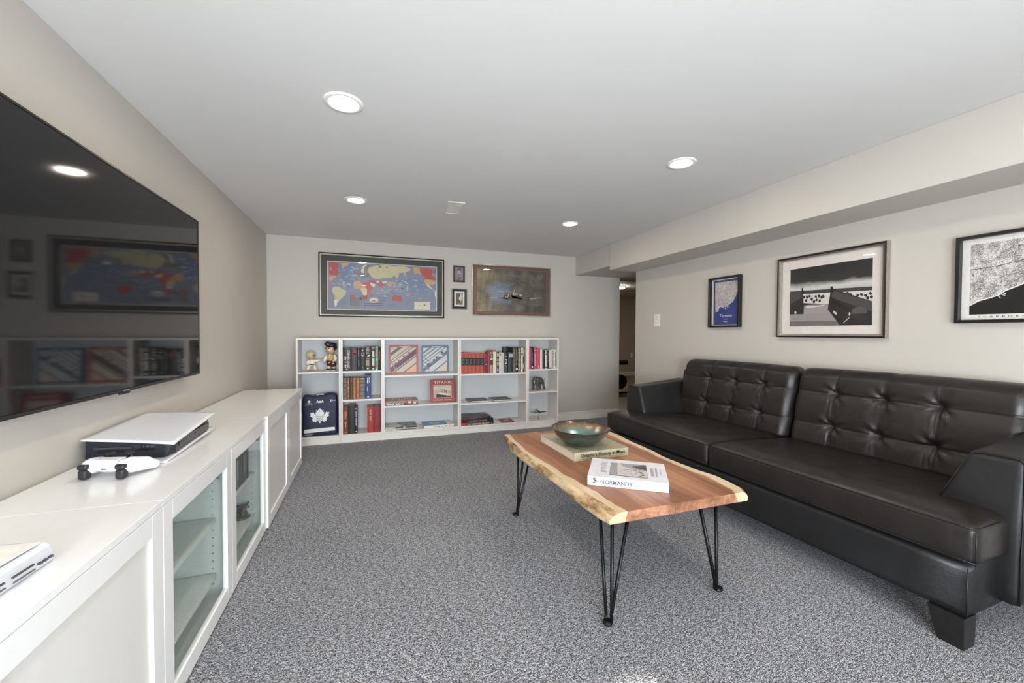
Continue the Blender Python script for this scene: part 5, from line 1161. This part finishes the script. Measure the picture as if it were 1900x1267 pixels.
maplayers = [((122, 128, 148), [mp([(212, 215), (1750, 304), (1745, 930), (210, 890)])]),
 ((140, 156, 178), [mp([(216, 219), (1746, 308), (1741, 926), (214, 886)]) ][:0]),
 ((108, 122, 152), [mp([(350, 240), (560, 250), (600, 480), (470, 640), (400, 500)]), mp([(1150, 500), (1600, 420), (1620, 700), (1300, 640)])]),
 (RDm, [mp(coast([(228, 240), (262, 228), (300, 228), (345, 240), (350, 290), (330, 330), (365, 380), (340, 410), (290, 415), (232, 400)])), mp(coast([(650, 520), (760, 510), (800, 560), (825, 590), (780, 650), (760, 690), (730, 680), (735, 620), (700, 560)])),
        mp(coast([(685, 690), (745, 700), (750, 730), (720, 770), (690, 765), (675, 730)])), mp(coast([(755, 490), (820, 480), (870, 510), (860, 545), (800, 520), (770, 510)])), mp(coast([(870, 545), (905, 525), (925, 490), (960, 515), (1010, 540), (975, 560), (950, 575), (940, 610), (915, 580), (895, 555)])),
        mp(coast([(1085, 735), (1110, 710), (1150, 700), (1175, 712), (1205, 700), (1235, 750), (1220, 790), (1180, 795), (1140, 775), (1090, 785)])), mp(coast([(1495, 312), (1600, 315), (1690, 330), (1700, 370), (1690, 420), (1740, 470), (1735, 490), (1560, 470), (1520, 390)])),
        mp(coast([(512, 700), (580, 702), (575, 735), (515, 730)])), mp(coast([(800, 690), (820, 690), (805, 725), (795, 715)])), mp(coast([(580, 380), (610, 360), (605, 400), (590, 405)])), mp(coast([(1715, 330), (1742, 335), (1738, 400), (1722, 380)]))]),
 (TNm, [mp(coast([(228, 425), (300, 420), (330, 425), (300, 455), (270, 480), (262, 500), (235, 490), (222, 470)])), mp(coast([(390, 238), (505, 235), (470, 275), (435, 290), (410, 325), (398, 290)])), mp(coast([(545, 540), (570, 500), (650, 500), (650, 520), (700, 560), (735, 610), (660, 625), (640, 590), (600, 615), (560, 590)])),
        mp(coast([(1400, 300), (1495, 310), (1500, 370), (1540, 420), (1480, 385), (1410, 400), (1420, 370), (1400, 340)])), mp(coast([(1560, 472), (1735, 492), (1735, 540), (1680, 560), (1620, 560), (1570, 520)])), mp(coast([(1040, 500), (1110, 510), (1100, 560), (1060, 580), (1010, 550)])), mp(coast([(520, 290), (550, 290), (545, 308), (522, 305)]))]),
 (YLm, [mp(coast([(285, 580), (330, 575), (370, 590), (400, 610), (455, 640), (445, 690), (400, 740), (365, 765), (300, 770), (305, 710), (270, 650), (272, 605)])), mp(coast([(760, 275), (790, 300), (860, 270), (1000, 265), (1140, 285), (1290, 290), (1370, 330), (1330, 360), (1270, 375), (1230, 380), (1190, 385), (1185, 430), (1150, 470), (1110, 440), (1060, 450), (1000, 450), (880, 470), (820, 450), (790, 420), (760, 380), (745, 330)])),
        mp(coast([(640, 610), (720, 600), (740, 620), (735, 660), (690, 680), (665, 655)])), mp(coast([(1265, 385), (1290, 370), (1275, 420), (1255, 430)]))]),
 (CRm, [mp(coast([(300, 765), (368, 765), (340, 800), (325, 850), (320, 880), (300, 850), (290, 800)])), mp(coast([(775, 515), (850, 540), (855, 560), (825, 585), (790, 560)])), mp(coast([(668, 660), (740, 655), (735, 695), (690, 705)])), mp(coast([(945, 505), (1010, 495), (1020, 530), (960, 530)])), mp(coast([(655, 350), (670, 290), (710, 260), (740, 270), (700, 320), (690, 380), (670, 385)])),
        mp(coast([(1590, 545), (1650, 570), (1700, 620), (1735, 640), (1680, 615), (1620, 580)])), mp(coast([(1725, 640), (1748, 640), (1746, 750), (1725, 700)])), mp(coast([(1415, 800), (1655, 800), (1655, 910), (1415, 905)])), mp(ell(833, 772, 62, 36)), mp(coast([(865, 500), (900, 495), (915, 515), (880, 525)]))]),
 (GRm, [mp(coast([(600, 360), (650, 330), (660, 380), (700, 385), (760, 385), (795, 430), (740, 440), (640, 430), (590, 410)])), mp(coast([(1015, 600), (1060, 620), (1110, 660), (1160, 680), (1120, 690), (1050, 650)])), mp(coast([(1095, 440), (1120, 410), (1160, 470), (1120, 465)])), mp(coast([(1290, 840), (1330, 800), (1320, 820), (1295, 850)])), mp(coast([(515, 735), (635, 735), (635, 862), (515, 862)])), mp(coast([(700, 300), (735, 270), (790, 275), (750, 330), (720, 350)]))]),
 ((56, 60, 66), [mp(line((512, 698), (512, 865), 2)), mp(line((660, 700), (662, 868), 2)), mp([(636, 730), (658, 730), (658, 768), (636, 768)]), mp([(885, 262), (900, 262), (945, 310), (935, 312)]), mp([(915, 285), (925, 285), (908, 312), (900, 310)]), mp([(1002, 300), (1034, 301), (1034, 307), (1002, 306)]), mp([(1013, 288), (1022, 288), (1022, 318), (1013, 318)]), mp([(1558, 838), (1580, 838), (1580, 860), (1558, 860)]), mp([(1475, 852), (1515, 852), (1515, 857), (1475, 857)])]
     + [mp([(697+k*18, 815), (711+k*18, 815), (711+k*18, 829), (697+k*18, 829)]) for k in range(15)] + [mp([(697+k*18, 843), (711+k*18, 843), (711+k*18, 858), (697+k*18, 858)]) for k in range(15)]
     + [mp([(800+k*18, 772), (812+k*18, 772), (812+k*18, 790), (800+k*18, 790)]) for k in range(4)] + [mp([(905+k*16, 735+r_*18), (915+k*16, 735+r_*18), (915+k*16, 740+r_*18), (905+k*16, 740+r_*18)]) for k in range(6) for r_ in range(4)]),
 ((120, 140, 176), [mp([(235, 300), (262, 295), (268, 345), (240, 340)]), mp([(1675, 395), (1700, 380), (1735, 400), (1730, 440), (1690, 430)])]),
 ((88, 92, 110), [mp(line((420+6*math.cos(a), 810+6*math.sin(a)), (420+70*math.cos(a), 810+60*math.sin(a)), 1.0)) for a in [k*R(30) for k in range(12)]] + [mp(line((1090, 850), (1090+80*math.cos(a), 850+36*math.sin(a)), 1.0)) for a in [k*R(30) for k in range(12)]])]
lab_ = []
for k in range(110):
    x, y = random.choice([(random.uniform(380, 560), random.uniform(300, 600)), (random.uniform(1100, 1330), random.uniform(480, 700)), (random.uniform(240, 560), random.uniform(400, 700)), (random.uniform(800, 1100), random.uniform(600, 720)), (random.uniform(1280, 1600), random.uniform(400, 760)), (random.uniform(500, 640), random.uniform(255, 500))])
    l_ = random.uniform(16, 44); lab_.append(mp([(x, y), (x+l_, y+l_*0.04), (x+l_, y+7+l_*0.04), (x, y+7)]))
maplayers.append(((196, 190, 198), lab_))
brd = [mp([(212+k*51, 885+k*1.3), (236+k*51, 885.6+k*1.3), (236+k*51, 893+k*1.3), (212+k*51, 892+k*1.3)]) for k in range(30)]
maplayers.append(((190, 120, 100), brd+[mp([(212, 230), (220, 230), (218, 880), (210, 880)])]))
prints('map_sheet', fr, maplayers, t, n0=0.0040, rough=0.45)
# ---- small portraits
def portrait_layers(x0, y0, x1, y1, bgc, skin, dark, mid, cap=True):
    P = lambda pts: [(x0+(x1-x0)*u, y0+(y1-y0)*v) for u, v in pts]
    L = [(bgc, [P(rect(0, 0, 1, 1))]), (mid, [P([(0.12, 0), (0.9, 0), (0.84, 0.22), (0.62, 0.36), (0.4, 0.36), (0.16, 0.24)])]), (skin, [P(ell(0.5, 0.60, 0.19, 0.22)), P([(0.42, 0.34), (0.6, 0.34), (0.58, 0.46), (0.43, 0.46)])])]
    if cap: L += [(dark, [P([(0.24, 0.78), (0.34, 0.94), (0.62, 0.96), (0.78, 0.84), (0.76, 0.74), (0.5, 0.80), (0.28, 0.72)])]), ((226, 222, 216), [P([(0.40, 0.34), (0.5, 0.22), (0.62, 0.34), (0.52, 0.30)])]), (dark, [P([(0.48, 0.30), (0.54, 0.30), (0.56, 0.02), (0.46, 0.02)])])]
    L += [(dark, [P(ell(0.42, 0.64, 0.03, 0.015, 8)), P(ell(0.58, 0.64, 0.03, 0.015, 8)), P(rect(0.45, 0.49, 0.56, 0.505))])]
    return L
t, fr = picture('small mahogany-framed portrait of a uniformed man, upper of the two portraits', (0.920, WY, 1.699), (1, 0, 0), 0.134, 0.190, [(0, 0), (0, 0.012), (0.006, 0.016), (0.014, 0.015), (0.019, 0.009), (0.019, 0.003)], pm((84, 34, 34), 0.3, var=0.15), glass=0.008, inset=0.018, group='small portraits between the map and the painting')
prints('photo', fr, [((146, 142, 138), [rect(0.017, 0.017, 0.117, 0.173)])]+portrait_layers(0.022, 0.024, 0.112, 0.168, (132, 134, 132), (176, 168, 160), (72, 74, 74), (112, 116, 116)), t, n0=0.0025)
t, fr = picture('small black and silver framed portrait, lower of the two portraits', (0.899, WY, 1.388), (1, 0, 0), 0.181, 0.234, [(0, 0), (0, 0.010), (0.016, 0.016), (0.017, 0.0145), (0.030, 0.010), (0.030, 0.003)], [pm((120, 120, 122), 0.3, 0.6), pm((24, 22, 24), 0.3)], [0, 0, 1, 1, 1], glass=0.008, inset=0.028, group='small portraits between the map and the painting')
P2 = lambda pts: [(0.050+0.082*u, 0.050+0.134*v) for u, v in pts]
prints('photo', fr, [((226, 220, 210), [rect(0.028, 0.028, 0.153, 0.206)]), ((92, 80, 62), [P2(rect(0, 0, 1, 1))]), ((122, 104, 80), [P2([(0.2, 0), (1, 0), (0.95, 0.3), (0.6, 0.36)])]), ((206, 196, 182), [P2([(0.58, 0.95), (0.86, 0.97), (0.98, 0.80), (0.92, 0.52), (0.72, 0.30), (0.60, 0.34), (0.42, 0.48), (0.40, 0.62), (0.62, 0.78)])]),
       ((70, 60, 48), [P2(ell(0.66, 0.60, 0.05, 0.02, 8)), P2(ell(0.84, 0.58, 0.04, 0.02, 8)), P2(rect(0.60, 0.42, 0.74, 0.435)), P2([(0.56, 0.72), (0.9, 0.76), (0.88, 0.80), (0.60, 0.78)])])], t, n0=0.0025)
# ---- aviation painting: a plain stand-in, smoky sky with a propeller plane
def m_smoky():
    s = NT('smoky_sky_paint'); v = s.tex((1, 1, 1)); tc = s.n('ShaderNodeTexCoord'); sep = s.n('ShaderNodeSeparateXYZ'); s.l(tc.outputs['Object'], sep.inputs[0])
    n = s.noise(v, 5.5, 5, 0.62)
    col = s.ramp(n, [(0.32, srgb((58, 54, 50))), (0.5, srgb((84, 80, 73))), (0.68, srgb((118, 112, 98)))])
    gx = s.n('ShaderNodeMapRange'); gx.inputs[1].default_value = 0.06; gx.inputs[2].default_value = 0.46; gx.inputs[3].default_value = 0.85; gx.inputs[4].default_value = 0.0; s.l(sep.outputs[0], gx.inputs[0])
    warm = s.ramp(s.noise(s.tex((1.6, 1, 0.6)), 9, 4, 0.6), [(0.3, srgb((92, 80, 60))), (0.55, srgb((150, 134, 98))), (0.75, srgb((186, 168, 124)))])
    col = s.mix(gx.outputs[0], col, warm)
    vm = s.n('ShaderNodeVectorMath', operation='DISTANCE'); vm.inputs[1].default_value = (0.36, 0, 0.27); s.l(tc.outputs['Object'], vm.inputs[0])
    ra = s.n('ShaderNodeMath', operation='MULTIPLY_ADD', i_1=0.75); s.l(n, ra.inputs[0]); s.l(vm.outputs['Value'], ra.inputs[2])
    col = s.mix(s.ramp(ra.outputs[0], [(0.40, (0.7,)*3), (0.56, (0, 0, 0))]), col, srgb((128, 150, 178)))
    s.l(col, s.b.inputs['Base Color']); s.b.inputs['Roughness'].default_value = 0.5; return s.m
sw, sh = 1.012, 0.608
t, fr = picture('wide silver-framed painting of a propeller plane with a brown mat', (1.136, WY, 1.316), (1, 0, 0), sw, sh, [(0, 0), (0, 0.016), (0.004, 0.018), (0.009, 0.018), (0.012, 0.012), (0.012, 0.004)], pm((206, 200, 192), 0.22, 0.7), glass=0.0125, inset=0.011, name='framed_painting')
S_ = lambda pts: [(sw*((x-430)/1300), sh*(1-(y-(125+0.066*(x-430)))/((985+0.022*(x-430))-(125+0.066*(x-430))))) for x, y in pts]
prints('mat_board', fr, [((106, 78, 70), [rect(0.010, 0.010, sw-0.010, sh-0.010)]), ((134, 102, 92), [rect(0.050, 0.038, sw-0.045, sh-0.038)]), ((106, 78, 70), [rect(0.054, 0.042, sw-0.049, sh-0.042)])], t, n0=0.0025)
gp = (0.066, 0.052, sw-0.062, sh-0.052)
prints('painting', fr, [(m_smoky(), [rect(*gp)]), ((132, 126, 104), [S_([(520, 880), (560, 420), (640, 300), (760, 420), (700, 760), (620, 900)])][:0]), 
       ((92, 82, 72), [S_([(520, 655), (720, 675), (1000, 720), (1180, 745), (1320, 760), (1330, 740), (1200, 690), (1030, 640), (940, 620), (960, 680), (820, 695), (700, 668)]), S_([(940, 610), (970, 600), (1040, 610), (1030, 700), (980, 720), (945, 680)]), S_([(1040, 605), (1200, 620), (1290, 680), (1240, 720), (1080, 700)])]),
       ((190, 176, 152), [S_([(950, 620), (965, 610), (985, 690), (970, 700)]), S_([(1015, 620), (1030, 610), (1010, 700), (998, 700)]), S_([(1370, 710), (1580, 690), (1580, 698), (1375, 720)]), S_([(720, 680), (840, 690), (840, 698), (725, 690)]), S_([(1090, 610), (1130, 530), (1136, 534), (1100, 614)]), S_([(1080, 620), (1160, 620), (1180, 640), (1090, 650)]), S_([(1190, 630), (1240, 640), (1230, 670), (1200, 655)]), S_([(850, 570), (930, 590), (940, 600), (852, 584)])]),
       ((176, 126, 96), [S_(ell(985, 655, 26, 30))]), ((60, 54, 50), [S_(ell(985, 655, 16, 18))]), ((130, 40, 36), [S_([(530, 935), (580, 938), (580, 962), (530, 960)])])], t, n0=0.0042)
# ---- right wall
def streets(name, land, road, scale, main=None):
    s = NT(name); v = s.tex((1, 1, 1), rot=(R(12), 0, 0))
    def vor(sc, w_):
        n = s.n('ShaderNodeTexVoronoi', feature='DISTANCE_TO_EDGE', distance='CHEBYCHEV' if False else 'EUCLIDEAN'); n.inputs['Scale'].default_value = sc; n.inputs['Randomness'].default_value = 0.75
        s.l(v, n.inputs['Vector']); m = s.n('ShaderNodeMath', operation='LESS_THAN', i_1=w_); s.l(n.outputs['Distance'], m.inputs[0]); return m.outputs[0]
    a = vor(scale, 0.10); b = vor(scale*0.28, 0.035)
    dens = s.ramp(s.noise(v, scale*0.10, 2), [(0.42, (0.15,)*3), (0.55, (1, 1, 1))])
    m1 = s.n('ShaderNodeMath', operation='MULTIPLY'); s.l(a, m1.inputs[0]); s.l(dens, m1.inputs[1])
    m2 = s.n('ShaderNodeMath', operation='MAXIMUM'); s.l(m1.outputs[0], m2.inputs[0]); s.l(b, m2.inputs[1])
    s.l(s.mix(m2.outputs[0], srgb(land), srgb(road)), s.b.inputs['Base Color']); s.b.inputs['Roughness'].default_value = 0.5; return s.m
M_BLK = pm((24, 21, 20), 0.35, var=0.05)
deep = [(0, 0), (0, 0.032), (0.001, 0.033), (0.015, 0.033), (0.016, 0.032), (0.016, 0.006)]
# city poster, blue
w_, h_ = 0.318, 0.426
t, fr = picture('small black-framed blue city map poster left of the war photograph', (WX, 2.806, 1.166), (0, -1, 0), w_, h_, deep, M_BLK, glass=0.014, inset=0.015, name='framed_poster')
Q = lambda pts: [(0.034+0.270*(x-195)/495, 0.024+0.378*(1-(y-(345-0.163*(x-195)))/((1078-0.040*(x-195))-(345-0.163*(x-195))))) for x, y in pts]
NV = (54, 66, 128)
prints('poster', fr, [((226, 218, 206), [rect(0.015, 0.015, w_-0.015, h_-0.015)]), (NV, [Q([(195, 345), (690, 265), (690, 1058), (195, 1078)])]),
     (streets('city_streets_pale', (158, 152, 152), (214, 208, 202), 130), [Q([(228, 370), (630, 312), (650, 350), (645, 520), (615, 580), (560, 680), (510, 720), (450, 760), (380, 785), (330, 770), (300, 810), (290, 855), (235, 865), (225, 620)])]),
     ((190, 186, 190), [Q(ell(428, 800, 14, 10, 8)), Q(ell(460, 772, 9, 7, 8)), Q(ell(495, 768, 8, 12, 8))])], t, n0=0.004)
text('poster_title', 'Toronto', fr, *Q([(432, 915)])[0], 0.024, (236, 234, 232), t, width=0.125, n=0.0062)
text('poster_title', 'Ontario', fr, *Q([(430, 975)])[0], 0.008, (206, 206, 214), t, width=0.045, n=0.0062)
prints('poster_caption', fr, [((196, 196, 208), [Q(rect(392+k*13, 1012, 401+k*13, 1026)) for k in range(6)])], t, n0=0.0056)
# war photograph stand-in
w_, h_ = 0.668, 0.566
t, fr = picture('large silver and black framed black-and-white beach photograph above the sofa', (WX, 2.168, 1.087), (0, -1, 0), w_, h_, [(0, 0), (0, 0.026), (0.002, 0.032), (0.011, 0.034), (0.014, 0.030), (0.023, 0.026), (0.024, 0.020), (0.024, 0.005)],
                [pm((178, 172, 162), 0.25, 0.7), pm((38, 30, 30), 0.3), pm((150, 146, 136), 0.3, 0.6)], [0, 0, 1, 1, 2, 0, 0], glass=0.016, inset=0.022, name='framed_photograph')
beads('bead_trim', w_, h_, 0.0185, 0.0278, 0.0062, 0.0062, pm((104, 100, 90), 0.35, 0.5), t, fr)
prints('mat_board', fr, [((222, 214, 208), [rect(0.022, 0.022, w_-0.022, h_-0.022)])], t, n0=0.003)
PH = (0.080, 0.079, 0.583, 0.482)
def Qn(pts):
    out = []
    for x, y in pts:
        ty = 388-(x-200)*0.1612; by = 1047-(x-212)*0.0299; out.append((PH[0]+(PH[2]-PH[0])*(x-206)/969, PH[1]+(PH[3]-PH[1])*(1-(y-ty)/(by-ty))))
    return out
def m_grad(name, stops):
    """printed tonal gradient of a photograph, in sheet height"""
    s = NT(name); tc = s.n('ShaderNodeTexCoord'); sep = s.n('ShaderNodeSeparateXYZ'); s.l(tc.outputs['Object'], sep.inputs[0])
    n = s.noise(s.tex((1, 1, 2.5)), 9, 4, 0.6); a = s.n('ShaderNodeMath', operation='MULTIPLY_ADD', i_1=0.05, i_2=-0.025); s.l(n, a.inputs[0])
    b = s.n('ShaderNodeMath', operation='ADD'); s.l(sep.outputs[2], b.inputs[0]); s.l(a.outputs[0], b.inputs[1])
    m = s.n('ShaderNodeMapRange'); m.inputs[1].default_value = PH[1]; m.inputs[2].default_value = PH[3]; s.l(b.outputs[0], m.inputs[0])
    s.l(s.ramp(m.outputs[0], [(p, srgb((c, c*0.985, c*0.97))) for p, c in stops]), s.b.inputs['Base Color']); s.b.inputs['Roughness'].default_value = 0.45; return s.m
random.seed(4); men = []
for cx_, cy_ in [(400, 700), (425, 740), (440, 700), (470, 690), (500, 720), (530, 750), (550, 690), (560, 730), (600, 740), (620, 700), (640, 690), (590, 680), (1030, 670), (1070, 660), (1110, 670), (1160, 650), (1130, 700), (920, 650), (950, 660), (1170, 690)]:
    men.append(Qn([(cx_+random.uniform(13, 20)*math.cos(a), cy_+random.uniform(14, 26)*math.sin(a)) for a in (0, .9, 1.8, 2.7, 3.6, 4.5, 5.4)]))
prints('photo', fr, [(m_grad('photo_sky', [(0.0, 90), (0.40, 60), (0.45, 84), (0.49, 150), (0.56, 182), (0.65, 206), (0.70, 150), (0.75, 46), (1.0, 34)]), [rect(*PH)]),
     ((62, 58, 56), [Qn([(205, 640), (1175, 565), (1175, 610), (205, 680)])]), ((214, 206, 198), [Qn([(385, 665), (735, 640), (1175, 610), (1175, 740), (720, 780), (390, 770)])]),
     ((158, 150, 146), [Qn([(400, 800), (690, 770), (760, 900), (395, 905)])]), ((206, 198, 190), [Qn([(425, 800), (660, 775), (640, 800), (430, 830)])]), ((118, 110, 108), [Qn([(470, 800), (650, 775), (640, 785), (475, 808)])]),
     ((42, 40, 40), men), ((150, 142, 138), [Qn([(210, 910), (765, 880), (840, 1028), (212, 1047)])]), ((112, 106, 104), [Qn([(210, 990), (820, 975), (840, 1028), (212, 1047)])]),
     ((40, 37, 36), [Qn([(205, 680), (385, 620), (390, 860), (385, 900), (208, 908)]), Qn([(735, 590), (1178, 740), (1183, 1018), (845, 1025), (700, 840)])]), ((74, 69, 67), [Qn([(205, 680), (385, 625), (387, 700), (206, 790)]), Qn([(740, 612), (1177, 745), (1178, 860), (750, 700)])]),
     ((28, 26, 26), [Qn([(368, 596), (388, 590), (390, 660), (366, 660)]), Qn([(728, 572), (755, 566), (765, 640), (732, 640)]), Qn([(750, 705), (960, 850), (940, 880), (740, 760)])]),
     ((86, 82, 80), [Qn(ell(1052, 868, 82, 66, 24))]), ((48, 46, 45), [Qn([(960, 890), (1140, 880), (1145, 940), (1060, 970), (980, 930)])]), ((206, 200, 196), [Qn([(768, 850), (810, 880), (802, 905), (770, 880)]), Qn(ell(290, 885, 14, 18, 8)), Qn(ell(950, 890, 10, 22, 8)), Qn(line((885, 995), (950, 930), 4))])], t, n0=0.0036)
# street map print, black lake
w_, h_ = 0.380, 0.432
t, fr = picture('black-framed monochrome street map print at the right edge above the sofa', (WX, 1.210, 1.168), (0, -1, 0), w_, h_, deep, M_BLK, glass=0.014, inset=0.015, name='framed_poster')
a0, a1, b0, b1 = 0.045, w_-0.045, 0.042, h_-0.042
G_ = lambda pts: [(a0+(a1-a0)*u, b0+(b1-b0)*v) for u, v in pts]
random.seed(14)
shore = [(0, 0.135), (0.12, 0.20), (0.25, 0.235), (0.36, 0.27), (0.42, 0.32), (0.55, 0.37), (0.68, 0.43), (0.80, 0.46), (0.92, 0.49), (1.0, 0.53)]
prints('poster', fr, [((226, 222, 218), [rect(0.015, 0.015, w_-0.015, h_-0.015)]), (streets('city_streets_dark', (222, 218, 216), (120, 114, 112), 250), [G_([(0, 0.13), (1.0, 0.5), (1.0, 0.97), (0.86, 0.94), (0.80, 1.0), (0.55, 1.0), (0, 1.0)])]),
     ((232, 230, 230), [G_([(0, 0.118)]+[(u, v+0.004) for u, v in shore]+[(1.0, 0.40), (0.5, 0.2), (0, 0.1)])]), ((22, 20, 20), [G_([(0, 0), (1, 0), (1, 0.51)]+[(u, v-0.012) for u, v in shore[::-1][1:]])]),
     ((70, 64, 66), [G_(line((0, 0.64), (0.35, 0.665), 0.004)), G_(line((0.35, 0.665), (0.62, 0.71), 0.004)), G_(line((0.62, 0.71), (1.0, 0.715), 0.004)), G_(line((0.2, 0.25), (0.55, 0.46), 0.002)), G_(line((0.35, 0.5), (0.75, 0.6), 0.0015))]
        + [G_(ell(u, v, 0.008, 0.007, 8)) for u, v in ((0.02, 0.642), (0.2, 0.652), (0.36, 0.667), (0.48, 0.69), (0.62, 0.71))]),
     ((110, 104, 106), [G_(line((0.58+0.03*math.cos(a), 0.86+0.05*math.sin(a)), (0.58+0.03*math.cos(a+0.7), 0.86+0.05*math.sin(a+0.7)), 0.003)) for a in (0, 0.7, 1.4, 2.1, 2.8, 3.5, 4.2)]),
     ((226, 226, 230), [G_(line((0.34, 0.245), (0.37, 0.215), 0.004)), G_(line((0.38, 0.26), (0.42, 0.25), 0.004)), G_(line((0.40, 0.28), (0.43, 0.27), 0.004))])], t, n0=0.004)
text('poster_title', 'SCARBOROUGH', fr, w_/2, 0.031, 0.0075, (60, 56, 56), t, width=0.225, n=0.0068, spacing=1.9)
